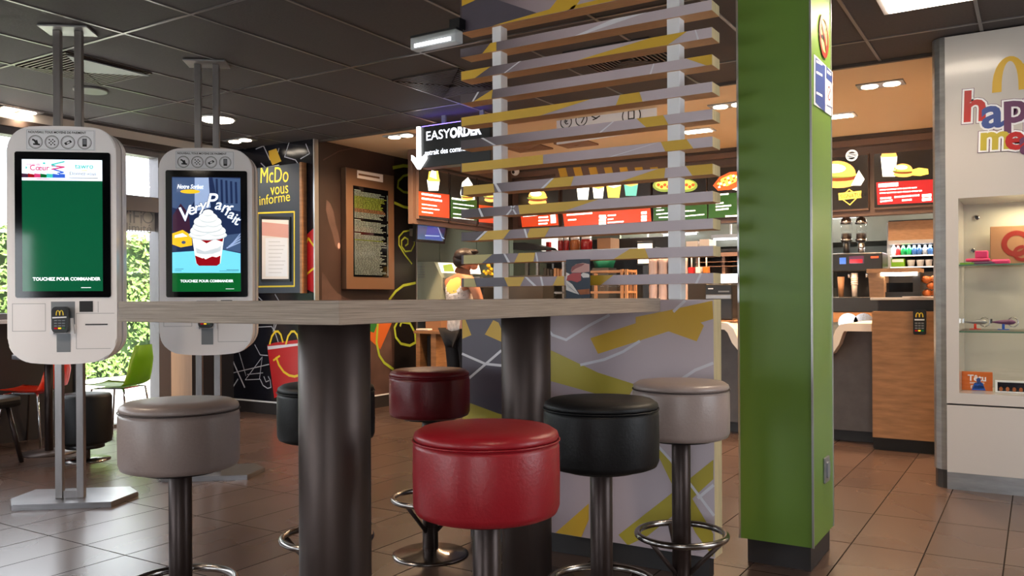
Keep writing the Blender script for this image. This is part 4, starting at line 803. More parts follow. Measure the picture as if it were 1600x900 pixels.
for k, xx in enumerate((1324, 1347)):
    xm, wd, _ = onpx(xx-9, xx+9, 390, 8.9); t = thing('coffee_grinder', ['left glass hopper coffee grinder with dark beans on the black machine', 'right glass hopper coffee grinder with a chrome spout on the black machine'][k], 'coffee grinder', (xm, 8.86, ztop)); H_ = zat(xx, 339, 8.9)-ztop
    MB().cyl(0, 0, wd*.3, 0, H_*.28, 'black' if k == 0 else 'chrome', 20).build('grinder_body', t); MB().lathe([(wd*.3, H_*.28), (wd*.52, H_*.36), (wd*.54, H_*.4)], 'chrome', 24).build('collar', t)
    MB().cyl(0, 0, wd*.44, H_*.4, H_*.55, 'beans', 20).build('coffee_beans', t)
    MB().cyl(0, 0, wd*.5, H_*.4, H_*.8, 'case_glass', 24).build('glass_hopper', t); MB().lathe([(wd*.54, H_*.8), (wd*.54, H_*.86), (wd*.4, H_*.95), (wd*.12, H_)], 'chrome', 24).build('lid', t)
# open chilled cabinet
xm, wd, _ = onpx(1380, 1470, 420, 9.0); t = thing('chilled_cabinet', 'open chilled cabinet with a pale frame and two lit drink shelves', 'fridge', (xm, 9.25, 0))
zc = lambda y: zat(1420, y, 9.0)
xf_ = lambda x: P(x, 400, Y=9.0).x-xm
MB().box(-wd/2, wd/2+.1, .3, .36, 0, zc(342), 'dark_unit').box(-wd/2, xf_(1388), -.0, .36, 0, zc(343), 'brushed').box(wd/2, wd/2+.1, -.25, .36, 0, zc(343), 'brushed').box(-wd/2, wd/2+.1, -.25, .36, 0, zc(425), 'dark_unit').box(xf_(1388), wd/2, -.22, .3, zc(352), zc(343), 'dark_unit').build('housing', t)
MB().box(xf_(1388), wd/2, -.25, -.2, zc(375), zc(345), 'oak_light').box(xf_(1388), wd/2, -.25, .3, zc(381), zc(375), 'brushed').build('top_panel', t)
for y in (400, 418): MB().box(xf_(1390), wd/2, -.2, .3, zc(y), zc(y-2), 'brushed').box(xf_(1390), wd/2, -.215, -.2, zc(y), zc(y-1.5), 'soft_glow').build('shelf', t)
light('fridge_strip_light', 'AREA', (xm, 9.1, zc(383)), 3, (.9, .97, 1), shape='RECTANGLE', size=.45, size_y=.04)
rg = random.Random(9)
items = [(1396, 'white', .03), (1403, 'red_paint', .03), (1411, 'bottle_green', .035), (1420, 'bottle_green', .035), (1428, 'bottle_blue', .033), (1436, 'bottle_blue', .033), (1445, 'galv', .033), (1453, 'bottle_blue', .033)]
names_ = ('white bottle first on the upper chilled shelf', 'red can-like bottle second on the upper chilled shelf', 'bright green bottle third on the upper chilled shelf', 'green bottle fourth on the upper chilled shelf', 'blue bottle right of the green ones on the upper shelf', 'second blue bottle on the upper chilled shelf', 'silver bottle on the upper chilled shelf', 'blue bottle at the right end of the upper chilled shelf')
for (xx, m_, r_), nm in zip(items, names_):
    x_ = P(xx, 398, Y=9.1).x; h = zat(xx, 383, 9.1)-zc(398)
    t = thing('drink_bottle', nm, 'bottle', (x_, 9.12, zc(398)+.001), 0, 'bottles on the upper chilled shelf'); MB().lathe([(r_*.7, 0), (r_*.75, .01), (r_*.75, h*.65), (r_*.35, h*.85), (r_*.3, h*.9)], m_, 16).build('bottle_body', t); MB().cyl(0, 0, r_*.34, h*.9, h, 'white', 12).build('cap', t)
for k, (xa, xb, m_, nm) in enumerate(((1393, 1414, 'bright_green', 'bright green carton on the lower chilled shelf'), (1416, 1430, 'white', 'white tub beside the green carton on the lower shelf'), (1431, 1444, 'white', 'middle white tub on the lower chilled shelf'), (1445, 1457, 'white', 'rightmost white tub on the lower chilled shelf'))):
    x_, w_, _ = onpx(xa, xb, 415, 9.1); h = (zat(xx, 402, 9.1)-zc(416))*(.95 if k == 0 else .75)
    b = MB()
    if k == 0: b.box(-w_/2, w_/2, -.05, .05, 0, h, m_, .004).box(-w_/2+.01, w_/2-.01, -.052, -.05, h*.55, h*.9, 'white')
    else: b.lathe([(w_*.36, 0), (w_*.46, h*.8), (w_*.48, h*.82), (w_*.48, h)], m_, 20)
    o = b.build('food_carton' if k == 0 else 'food_tub', None, (x_, 9.12, zc(416)+.001)); tag(o, nm, 'carton' if k == 0 else 'tub')
# ============================================================ DISPLAY CABINET
DC = (.2, 6.0, 0); t = thing('display_cabinet', 'white toy display cabinet with happy meal lettering and a glass front', 'cabinet', DC)
def T(*p): return pl(p, DC, 0, -.35)
gx0, gx1, gz0, gz1 = T((1498, 460))[0][0], .52, T((1498, 614))[0][1], T((1498, 310))[0][1]; xe = T((1478, 400))[0][0]
b = MB(); H0, H1 = .5, CZ-.03
b.box(xe, .9, -.35, .3, H1-.0, H1+.02, 'cabinet_white').box(xe, gx0, -.35, .3, H0+.01, H1, 'cabinet_white').box(gx1, .9, -.35, .3, H0+.01, H1, 'cabinet_white').box(gx0, gx1, -.35, .3, gz1, H1, 'cabinet_white').box(gx0, gx1, -.35, .3, H0+.01, gz0, 'cabinet_white').box(gx0, gx1, .1, .3, gz0, gz1, 'case_back'); b.build('carcass', t)
MB().box(xe, .9, -.35, .3, .1, H0, 'cabinet_white', .002).build('lower_door', t); MB().box(xe, .9, -.352, .3, 0, .1, 'galv').build('plinth', t)
MB().box(gx0, gx1, -.345, -.339, gz0, gz1, 'case_glass').build('glass_front', t)
zs1, zs2 = T((1550, 412))[0][1]-.0, T((1550, 518))[0][1]
SH = []
for z in (zs1, zs2): MB().box(gx0, gx1, -.33, .1, z-.008, z, 'case_glass').box(gx0, gx1, -.335, -.33, z-.009, z, 'shelf_edge').build('glass_shelf', t)
b = MB(); b.lathe([(.0, 0), (.07, 0), (.08, .6), (.08, .601)], 'galv', 4)
b.bm.clear()
pc = [(xe-.0, -.33)]+[(xe-.08+.0+.08*math.cos(a), -.25+.09*math.sin(a)) for a in [(-PI/2)*(1-k/1) for k in ()]]
col = [(xe, -.34), (xe-.03, -.335), (xe-.06, -.31), (xe-.075, -.27), (xe-.075, .2), (xe, .25)]
b = MB(); b.plate(col, .11, CZ-.005, 'galv'); b.build('chrome_side_post', t); b = MB(); b.plate([(x+.006, y+.01) for x, y in col], 0, .11, 'plinth'); b.build('side_plinth', t)
light('cabinet_lamp', 'AREA', (DC[0]+(gx0+gx1)/2, DC[1]-.1, gz1-.02), 8, (1, .82, .5), shape='RECTANGLE', size=.7, size_y=.2)
# lettering
YL = -.352
LK = [0]
def letter(ch, x, z, sz, m, rot=0):
    LK[0] += 1; dk = LK[0]*.0002
    b = MB(); X_, Z_ = T((x, z))[0]; o = b
    b.text(ch, X_, Z_, sz*1.05, YL-dk, 'purple_plastic', .0195, rot=rot, sx=1.05); b.text(ch, X_, Z_, sz*1.05, YL-.0025-dk, 'white', .0165, rot=rot, sx=1.05); b.text(ch, X_, Z_, sz*1.05, YL-.005-dk, m, .0065, rot=rot, sx=1.05); b.build('letter', t)
letter('h', 1503, 190, .24, 'red_paint', -.03); letter('a', 1533.5, 200, .24, 'blue_notice'); letter('p', 1566, 192, .24, 'purple_plastic'); letter('p', 1600, 190, .24, 'red_paint'); letter('y', 1632, 190, .24, 'blue_notice')
letter('m', 1530, 234, .19, 'olive_print', -.03); letter('e', 1570, 234, .19, 'red_paint'); letter('a', 1594, 241, .19, 'purple_plastic', .05); letter('l', 1622, 238, .19, 'red_paint')
b = MB(); X_, Z_ = T((1596, 140))[0]; arches(b, X_+.01, Z_, .265, .2, YL, 'yellow_print', .18); b.build('arches_logo', t)
b = MB()
for x, z in ((1519, 331), (1512, 386)): X_, Z_ = T((x, z))[0]; b.lathe([(.016, 0), (.016, .012), (.01, .014)], 'chrome', 16, (X_, .098, Z_), 'y')
b.build('shelf_fixings', t)
def cab(px_, py_, y=-.15):
    q = P(px_, py_, Y=DC[1]+y); return q
# toys: things inside the cabinet
def at_shelf(px_, z, y=5.85): return (P(px_, 500, Y=y).x, y, z+.001)
z1, z2, z3 = zs1, zs2, gz0
t = thing('toy_vehicle', 'pink and purple toy vehicle on the upper glass shelf', 'toy', at_shelf(1530, z1)); MB().box(-.07, .06, -.03, .03, .02, .04, 'pink_plastic', .008).build('body', t); MB().box(-.02, .05, -.025, .025, .04, .085, 'pink_plastic', .006).build('cabin', t); MB().box(-.04, .09, -.03, .03, .0, .02, 'purple_plastic', .006).build('chassis', t)
t = thing('toy_ramp', 'small green toy piece at the left of the upper glass shelf', 'toy', at_shelf(1508, z1, 5.78)); MB().plate([(-.05, -.03), (.05, -.02), (.04, .03), (-.05, .03)], 0, .012, 'bright_green').build('base', t)
t = thing('toy_disc_launcher', 'pink disc shaped toy on the upper shelf, right of the vehicle', 'toy', at_shelf(1564, z1)); MB().box(-.05, .05, -.03, .03, 0, .03, 'pink_plastic', .01).build('base', t)
t = thing('toy_packet', 'brown and red toy packet leaning at the back of the upper shelf', 'toy packet', at_shelf(1580, z1, 6.02)); MB().box(-.11, .13, -.01, .01, 0, .24, 'cup_brown', .004).build('packet', t)
b = MB(); b.ring(.03, .13, .08, .03, -.012, 'sign_red', 20); b.ring(.06, .07, .05, .02, -.013, 'sign_red', 16); b.build('printed_rings', t)
def plane_toy(label, px_, m1, m2, m3):
    t = thing('toy_helicopter', label, 'toy', at_shelf(px_, z2+.003)); t.scale = (.76, .76, .76); MB().lathe([(.004, -.09), (.012, -.05), (.022, .03), (.016, .06), (.004, .075)], m1, 14, (0, 0, .06), 'x').build('body', t)
    b = MB(); b.tube([(.055+.036*math.cos(a*PI/10), 0, .06+.036*math.sin(a*PI/10)) for a in range(20)], .004, m2, 6, True); b.build('rotor_ring', t)
    MB().box(-.05, .03, -.02, .02, 0, .006, m3, .002).cyl(-.01, 0, .01, .005, .05, m3, 10).build('stand', t); MB().box(-.1, -.085, -.004, .004, .05, .085, m2).build('tail_fin', t)
plane_toy('silver and orange toy aircraft on an orange stand, middle glass shelf', 1526, 'galv', 'chrome', 'orange_plastic'); plane_toy('dark toy aircraft on a blue stand, middle glass shelf', 1570, 'purple_plastic', 'chrome', 'blue_plastic')
x0_, x1_ = P(1503, 590, Y=5.85).x, P(1551, 590, Y=5.85).x; hz = zat(1525, 581, 5.85)-z3
t = thing('book', 'orange cover book with a blue figure at the bottom of the cabinet', 'book', ((x0_+x1_)/2, 5.85, z3+.001)); wb = x1_-x0_
MB().box(-wb/2, wb/2, -.008, .008, 0, hz, 'card_orange', .001).build('cover', t)
b = MB(); b.text('Têtu', 0, hz-.055, .052, -.009, 'white', .0012, 'CENTER'); b.text('comme un', 0, hz-.072, .018, -.009, 'white', .0004, 'CENTER'); b.text('mule', 0, hz-.10, .036, -.009, 'white', .0008, 'CENTER'); b.build('cover_title', t)
b = MB(); b.flat([(-.03, .002), (.045, .002), (.03, .045), (.015, .055), (-.015, .045)], -.009, 'blue_plastic'); b.disc(.008, .062, .012, .016, -.0092, 'blue_notice', 12); b.build('cover_figure', t)
x0_, x1_ = P(1555, 605, Y=5.8).x, P(1640, 605, Y=5.8).x; hz = zat(1590, 601, 5.8)-z3+.0
t = thing('framed_picture', 'white framed dark picture beside the orange book in the cabinet', 'picture frame', ((x0_+x1_)/2, 5.8, z3+.001)); wb = x1_-x0_; hz = max(hz, .05)
MB().box(-wb/2, wb/2, -.008, .008, 0, hz+.02, 'white', .001).build('frame', t); b = MB(); b.flat([(-wb/2+.012, .008), (wb/2-.012, .008), (wb/2-.012, hz+.01), (-wb/2+.012, hz+.01)], -.0085, 'mural_black')
for k in range(9): b.disc(-wb/2+.03+k*.034, hz*.4, .01, .014, -.009, 'pastry', 8)
b.build('picture', t)
# ============================================================ TABLE TENT AND COUNTER ITEMS
a, c = P(885, 440, Y=3.27), P(922, 440, Y=3.27); h = P(900, 405, Y=3.27).z-TZ-.002
t = thing('table_card', 'dark menu card with a bacon burger photo standing at the screen end of the table', 'menu card', ((a.x+c.x)/2, 3.27, TZ+.001)); wd = c.x-a.x
MB().box(-wd/2, wd/2, -.003, .003, .0, h, 'chalk_slate', .0008).box(-wd/2, wd/2, -.02, .02, 0, .004, 'chalk_slate').build('card', t)
b = MB(); S = lambda *p: [((x-175)/240*wd-wd/2, (590-y)/415*h) for x, y in p]
b.flat(S((225, 300), (235, 260), (280, 225), (350, 215), (414, 230), (414, 310), (320, 318), (235, 315)), -.0038, 'paper_pink'); b.flat(S((228, 310), (235, 255), (290, 222), (370, 222), (340, 245), (270, 275)), -.0042, 'sign_red')
b.flat(S((180, 400), (190, 350), (240, 320), (330, 320), (330, 400), (290, 420), (230, 400)), -.0044, 'red_paint'); b.flat(S((325, 340), (350, 318), (400, 330), (414, 345), (412, 370), (350, 372)), -.0048, 'paper'); b.flat(S((176, 310), (215, 330), (190, 400), (240, 440), (310, 550), (250, 530), (176, 500)), -.004, 'paper')
b.flat(S((290, 500), (414, 490), (414, 545), (320, 552)), -.0044, 'pastry')
for k in range(7): b.line(S((180+k*12, 420+k*14), (195+k*14, 470+k*9)), .0014, -.0046, 'line_grey')
b.build('burger_photo', t)

def zc_(px_, py_, Y): return P(px_, py_, Y=Y).z
# wooden display crate on the counter
xm, wd, _ = onpx(922, 988, 466, 7.3); h = zc_(955, 422, 7.3)-.94
t = thing('display_crate', 'light wooden display crate with clear shelves on the counter behind the table card', 'display crate', (xm, 7.3, .941))
for x in (-wd/2, wd/2-.07, wd/2-.025):
    for y in (-.1, .1): MB().box(x, x+.025, y-.012, y+.012, 0, h, 'crate_wood').build('upright', t)
for z in (0, h*.52, h-.03): MB().box(-wd/2+.025, wd/2, -.1, .1, z+.005, z+.025, 'crate_wood').build('shelf', t)
for k in range(3): MB().lathe([(.03, 0), (.035, .09)], 'case_glass', 14, (-.09+k*.08, 0, h*.52+.025)).build('clear_jar', t)
for k, x in enumerate((-.07, .03)):
    b = MB(); b.ball((0, 0, .04), (.05, .045, .036), 'pastry', 2, .1); o = b.build('muffin', None, (xm+x, 7.3, .941+.026)); tag(o, ('left', 'right')[k]+' brown muffin inside the wooden display crate', 'muffin', 'muffins in the crate')
# cup dispenser tubes
xm, wd, _ = onpx(1014, 1075, 466, 7.35)
for k in range(4):
    x = xm-wd/2+wd*(k+.5)/4; h = zc_(1040, 404, 7.35)-.94
    b = MB()
    b.lathe([(wd*.1, 0)]+[(wd*(.118 if j % 2 else .112), h*j/14) for j in range(1, 14)]+[(wd*.12, h)], 'cup_tube', 20)
    o = b.build('cup_stack', None, (x, 7.35, .941)); tag(o, ('leftmost of the four tall stacks of pinkish cups on the counter', 'second tall stack of pinkish cups from the left on the counter', 'third tall stack of pinkish cups from the left on the counter', 'rightmost tall stack of pinkish cups, behind the white post')[k], 'cup stack', 'cup stacks on the counter')
# till at the right end before the pillar
xm, wd, _ = onpx(1100, 1143, 500, 7.05); h = zc_(1120, 444, 7.05)-.94
t = thing('cash_register', 'dark grey till seen from behind on the counter beside the green pillar', 'cash register', (xm, 7.2, .941))
MB().box(-wd/2, wd/2, -.12, .12, .012, h, 'dark_unit', .012).build('housing', t); MB().box(-wd/2+.01, wd/2-.01, -.13, -.12, h*.6, h*.72, 'galv', .004).build('back_band', t); MB().box(-wd/2-.02, wd/2+.02, -.14, .14, 0, .012, 'oak').build('base', t)
b = MB(); b.text('POS', wd*.05, h*.8, .03, -.1215, 'mid_grey'); b.line([(-wd/2+.03, h*.88), (-wd/2+.07, h*.88)], .01, -.1215, 'white'); b.bm.clear(); b = MB(); b.line([(-wd/2+.03, h*.88), (-wd/2+.07, h*.88)], .01, -.1215, 'white'); b.line([(0, h*.8), (.09, h*.8)], .012, -.1215, 'mid_grey'); b.build('rear_marks', t)
# second till, white screens, middle
xm, wd, _ = onpx(990, 1016, 466, 7.9); z_ = zc_(1000, 414, 7.9)
t = thing('order_monitor', 'pale lit order monitor on a dark stand behind the counter, left of the cup stacks', 'monitor', (xm, 8.02, .0))
MB().box(-.16, .16, -.15, .15, 0, .9, 'kitchen_dark').build('stand_cabinet', t); MB().box(-.03, .03, -.02, .02, .9, z_, 'black').build('stand', t); MB().box(-wd/2, wd/2, -.03, .02, z_, zc_(1000, 376, 7.9), 'black', .004).build('housing', t)
MB().box(-wd/2+.012, wd/2-.012, -.034, -.03, z_+.02, zc_(1000, 380, 7.9), 'soft_glow').build('screen', t)
# lit pass shelf beside pillar
xm, wd, _ = onpx(1085, 1200, 460, 8.2)
t = thing('heated_shelf', 'brown shelving unit with a bright white lit ledge behind the till', 'shelving unit', (xm, 8.4, 0))
z_ = lambda y: zc_(1140, y, 8.2)
MB().box(-wd/2, wd/2, -.1, .25, 0, z_(466), 'kitchen_dark').build('base_unit', t); MB().box(-wd/2, wd/2, .1, .25, z_(466), z_(394), 'kitchen_dark').build('back_panel', t)
MB().box(-wd/2, wd/2, -.2, .25, z_(442), z_(428), 'white').box(-wd/2, wd/2, -.21, -.2, z_(442), z_(428), 'tube_glow').build('lit_ledge', t)
b = MB()
for y in (394, 408, 415): b.box(-wd/2, wd/2, -.18, .25, z_(y+6 if y == 394 else y+1), z_(y), 'brown_fascia')
for x in (-wd/2, -.1, wd/2-.03): b.box(x, x+.03, -.15, .25, z_(428), z_(394), 'brown_fascia')
b.build('brown_rack', t)
for k, xx in enumerate((1083, 1094, 1104)):
    x_ = P(xx, 425, Y=8.0).x
t = thing('condiment_tray', 'row of small red packs on thin poles left of the lit ledge', 'condiment rack', (P(1093, 425, Y=8.0).x, 8.0, 0))
MB().box(-.16, .16, -.1, .1, 0, .9, 'kitchen_dark').box(-.16, .16, -.1, .1, .9, zc_(1093, 427, 8.0), 'dark_unit').build('stand', t)
for k, m_ in enumerate(('red_paint', 'cup_white', 'card_orange')): x_ = -.08+k*.075; z0 = zc_(1093, 427, 8.0); MB().box(x_-.025, x_+.025, -.03, .03, z0, z0+.06, m_, .003).build('sauce_pack', t); MB().cyl(x_, 0, .007, z0+.06, z0+.19, 'white', 8).build('straw', t)

# ============================================================ KITCHEN BEHIND
YK = 8.55
z_ = lambda y: zc_(860, y, YK)
kx = lambda x: P(x, 420, Y=YK).x
t = thing('steel_rack', 'grey stainless shelving rack with boxes behind the counter', 'shelving unit', (kx(868), YK, 0)); O = kx(868)
b = MB()
for xx in (839, 879.5): b.box(kx(xx)-O, kx(xx+3)-O, -.02, .02, 0, z_(409), 'galv'); b.box(kx(xx)-O, kx(xx+3)-O, .36, .4, 0, z_(409), 'galv')
b.build('uprights', t)
for y in (407, 456, 434): MB().box(kx(839)-O, kx(882)-O, -.02, .4, z_(y+3), z_(y), 'galv').build('shelf', t)
MB().box(kx(839)-O, kx(882)-O, -.02, .4, .3, .34, 'galv').build('shelf', t)
def kbox(name, label, cat, xa, xb, ya, yb, Y, m, grp=None, dp=.12, bev=.003, zb=None):
    xm, wd, zb_ = onpx(xa, xb, yb, Y); zb = zb_ if zb is None else zb; o = MB().box(-wd/2, wd/2, 0, dp*2, 0, zc_((xa+xb)/2, ya, Y)-zb, m, bev).build(name, None, (xm, Y, zb)); tag(o, label, cat, grp); return o
zr = z_(434)
for k, (xa, xb) in enumerate(((849, 853), (854, 858), (859, 863), (865, 869), (870, 874), (875, 879))):
    kbox('fry_box', ('dark folded box first from the left on the steel rack', 'dark folded box second from the left on the steel rack', 'dark folded box third from the left on the steel rack', 'light brown folded box first in the right group on the steel rack', 'light brown folded box in the middle of the right group on the steel rack', 'light brown folded box at the right end of the steel rack')[k], 'box', xa, xb, 419+(k % 3), 434, YK+.03, 'cup_brown' if k > 2 else 'kitchen_dark', 'folded boxes on the rack', .08, zb=zr+.001)
for k in range(7):
    kbox('sauce_box', 'tiny brown box in the row on top of the steel rack', 'box', 841+k*5.7, 845.5+k*5.7, 403.5, 407, YK+.03, 'paper_pink', 'tiny boxes on the rack top', .05, zb=z_(407)+.001)
# work table with hood, jars (on steel table tops)
t = thing('prep_shelf', 'long stainless prep shelf unit carrying jars behind the counter', 'shelving unit', (-4.2, 9.0, 0))
zj = zc_(900, 391, 8.85)
MB().box(-1.1, .6, .35, .39, 0, zj+.15, 'kitchen_dark').build('back_panel', t); MB().box(-1.1, .6, -.2, .39, zj-.03, zj, 'galv').build('top_shelf', t)
MB().box(-1.1, .6, -.05, .39, .85, .89, 'kitchen_steel').build('worktop', t); MB().box(-1.1, .6, 0, .35, 0, .85, 'kitchen_steel').build('body', t)
for x in (-1.1, -.3, .56): MB().box(x, x+.04, -.18, -.14, 0, zj-.03, 'galv').build('upright', t)
for k, (xa, xb, m_) in enumerate(((872, 880, 'jar_red'), (881, 889, 'jar_red'), (891, 906, 'jar_brown'), (908, 925, 'jar_red'))):
    xm, wd, _ = onpx(xa, xb, 390, 8.9); h = zc_(890, 371, 8.9)-zj
    t = thing('sauce_jar', ('leftmost dark red jar on the shelf behind the slats', 'second dark red jar on the shelf behind the slats', 'brown jar between the red jars on the shelf behind the slats', 'wide dark red jar right of the brown one')[k], 'jar', (xm, 8.9, zj+.001), 0, 'jars on the prep shelf')
    MB().lathe([(wd*.42, 0), (wd*.48, .01), (wd*.48, h*.72), (wd*.42, h*.78)], m_, 20).build('jar_body', t); MB().lathe([(wd*.42, h*.78), (wd*.42, h)], 'white', 20).build('lid', t)
kbox('cardboard_box', 'brown cardboard box right of the jars on the prep shelf', 'box', 933, 954, 372, 389, 8.9, 'cup_brown', zb=zj+.001)
t = thing('serving_hood', 'black angular hood on the prep shelf left of the jars', 'hood', (kx(838), 8.75, zj+.001)); q0 = pl([(810, 380), (828, 380), (858, 387), (862, 391), (810, 391)], (kx(838), 8.75, zj), 0)
MB().prism([(x, max(z, 0)) for x, z in q0], -.12, .15, 'dark_unit').build('hood', t)
o = kbox('flower_pot', 'small red flowers before the bright panel behind the slats', 'flowers', 853, 858, 378, 391, 9.0, 'red_paint', zb=zj+.001, dp=.03)
t = thing('light_panel', 'bright white lit panel on the kitchen back wall left of the jars', 'lit panel', (P(861, 380, Y=9.3).x, 9.29, 0)); MB().box(-.12, .12, -.02, .03, zc_(860, 392, 9.3), zc_(860, 366, 9.3), 'soft_glow').build('diffuser', t); MB().box(-.14, .14, .03, .05, zj+.1, zc_(860, 364, 9.3), 'galv').build('back_plate', t)
t = thing('storage_basket', 'green basket on the steel worktop behind the wooden crate', 'basket', (P(944, 420, Y=8.4).x, 8.4, 0)); z0 = zc_(944, 419, 8.4)
MB().box(-.1, .1, -.1, .1, 0, z0, 'kitchen_dark').build('stand', t); MB().lathe([(.11, z0), (.15, z0+.12), (.14, z0+.12), (.1, z0+.02)], 'green_basket', 4).build('basket', t)
# back wall units: hoods, pipes, fluorescent tubes
t = thing('kitchen_hood', 'large grey stainless extraction hood at the back of the kitchen', 'extraction hood', (-2.6, 10.4, 0)); MB().prism([(-2.3, 1.75), (3.2, 1.75), (3.2, 1.9), (2.9, CZ-.01), (-2.0, CZ-.01), (-2.3, 1.9)], -.5, .5, 'kitchen_steel').build('hood_body', t)
t = thing('back_cooking_line', 'dark cooking equipment along the kitchen back wall', 'cooking equipment', (-2.6, 10.5, 0)); MB().box(-2.6, 3.4, -.3, .4, 0, 1.0, 'kitchen_dark').build('body', t); MB().box(-2.6, 3.4, -.33, .4, 1.0, 1.04, 'galv').build('worktop', t)
for k in range(7): MB().box(-2.4+k*.82, -1.75+k*.82, -.1, .35, 1.04, 1.25+.18*((k*5) % 3), ('kitchen_steel', 'dark_unit', 'galv')[k % 3], .01).build('appliance', t)
for k, (xx, yy) in enumerate(((1060, 367), (1140, 374), (1010, 378), (1305, 341))):
    p = P(xx, yy, Y=9.7); t = thing('fluorescent_tube', ('bright tube light behind the slats, left of the right post', 'bright tube light seen just left of the green pillar', 'small bright tube light above the order monitor', 'bright tube light seen just right of the green pillar')[k], 'tube light', (p.x, 9.75, p.z)); MB().box(-.2, .2, -.03, .03, 0, .02, 'tube_glow').build('tube', t); MB().box(-.22, .22, -.05, .05, .02, .06, 'white').box(-.01, .01, -.01, .01, .06, CZ-p.z, 'white').build('housing', t)
# shakes / small appliances visible right of the post
kbox('steel_container', 'pale boxes stacked on the dark shelf right of the right screen post', 'container', 1072, 1090, 377, 392, 9.0, 'cup_white', zb=zc_(1080, 391, 9.0)); 
t = thing('upper_shelf', 'dark angled shelf carrying pale boxes beside the pillar', 'shelf', (P(1105, 388, Y=9.0).x, 9.0, 0)); zz9 = zc_(1080, 391, 9.0)-.001; MB().box(-.35, .45, -.05, .3, zz9-.03, zz9, 'dark_unit').box(-.35, -.31, 0, .3, 0, zz9-.03, 'dark_unit').box(.41, .45, 0, .3, 0, zz9-.03, 'dark_unit').box(-.3, .4, .28, .3, 0, zz9-.03, 'kitchen_steel').build('shelf_board', t)
kbox('steel_container', 'second pale box on the dark angled shelf beside the pillar', 'container', 1093, 1108, 374, 392, 9.0, 'cup_white', zb=zz9+.001)
# --- left side of the kitchen: wall screen, pass machine, divider walls
t = thing('wall_monitor', 'small wall monitor showing a blue car park view under the menu boards', 'monitor', (-5.62, 7.15, 1.73), PI/2)
T = lambda *p: pl(p, (-5.62, 7.15, 1.73), PI/2, -.05)
q = T((651, 349), (700, 352), (695, 381), (650, 377)); b = MB(); b.prism(q, -.05, 0, 'black'); b.build('housing', t); xb = (q[0][0]+q[1][0])/2+.1; MB().box(xb-.04, xb+.04, 0, .6, .12, .2, 'galv').build('wall_bracket', t)
b = MB(); b.flat(T((652.5, 351.5), (696, 354.5), (692, 377), (652, 373.5)), -.052, 'scr_slate'); b.flat(T((668, 352), (683, 354), (690, 376), (664, 373)), -.0528, 'scr_cam'); b.flat(T((684, 354), (696, 355), (693, 370)), -.0528, 'scr_navy'); b.line(T((664, 368), (686, 369)), .012, -.0534, 'scr_sky'); b.line(T((684, 355), (690, 371), (694, 373)), .01, -.0534, 'scr_sky'); b.build('screen', t)
t = thing('partition_wall_panel', 'grey green stainless wall panels left of the person', 'wall panel', (-6.25, 8.45, 0), PI/2)
for k in range(4): MB().box(-.9+k*.8, -.12+k*.8, -.02, 0, .05, CZ-.01, 'gray_green').build('sheet', t)
t = thing('partition_wall_panel', 'dull stainless wall behind the person, below the corner menu board', 'wall panel', (-4.9, 9.6, 0)); MB().box(-1.05, .5, 0, .05, 0, CZ-.01, 'gray_green').build('sheet', t); MB().box(-.3, .1, -.02, 0, .9, 2.2, 'kitchen_steel').build('door_panel', t); MB().box(.0, .02, -.06, -.02, 1.2, 1.9, 'chrome').build('handle', t)
# machine with louvres
xm = -5.25; t = thing('prep_machine', 'stainless prep machine with side louvres and a lit slanted panel, left of the person', 'kitchen machine', (-5.3, 7.95, 0))
S = lambda *p: [(x+.0, z) for x, z in pl(p, (-5.3, 7.95, 0), 0, -.3)]
zb_, zt_ = S((670, 470))[0][1], S((670, 409))[0][1]
MB().prism(S((649.5, 409), (678, 409), (690, 434), (690, 500), (649.5, 500)), -.3, .35, 'gray_green').build('side_housing', t)
MB().prism(S((690, 434), (748, 432), (748, 449), (690, 452)), -.28, .35, 'galv').build('front_ledge', t); MB().box(S((690, 470))[0][0], S((748, 470))[0][0], -.2, .35, .02, S((690, 450))[0][1], 'kitchen_dark').build('under_counter', t); MB().box(S((651, 470))[0][0], S((690, 470))[0][0], -.28, .33, 0, S((690, 495))[0][1], 'dark_unit').build('base', t)
b = MB()
for y in range(417, 436, 4): b.line(S((652, y), (664, y)), .008, -.302, 'galv')
b.build('louvres', t)
b = MB(); b.prism(S((680, 410), (742, 412), (746, 428), (686, 426)), -.25, -.23, 'soft_glow'); b.flat(S((688, 414), (702, 412), (706, 424), (690, 424)), -.252, 'food_green'); 
for k in range(5): b.line(S((708+k*6, 415+(k % 2)*3), (712+k*6, 416+(k % 2)*3)), .025, -.252, 'chalk_green')
b.build('lit_panel', t)
t = thing('flower_bunch', 'small bunch of yellow flowers in a clear pot beside the person', 'flowers', (P(762, 432, Y=7.75).x, 7.78, P(762, 432, Y=7.75).z)); 
zf = P(762, 432, Y=7.75).z
MB().lathe([(.04, 0), (.055, .08)], 'case_glass', 14).build('pot', t); b = MB()
for k in range(14): b.ball((random.uniform(-.05, .05), random.uniform(-.03, .03), random.uniform(.02, .13)), .022, 'flower', 1)
b.build('blossoms', t)
t = thing('side_counter', 'dark side counter carrying the flower pot right of the person', 'counter', (-4.75, 7.9, 0)); MB().box(-.15, .35, -.22, .02, 0, zf-.001, 'kitchen_dark').build('body', t)
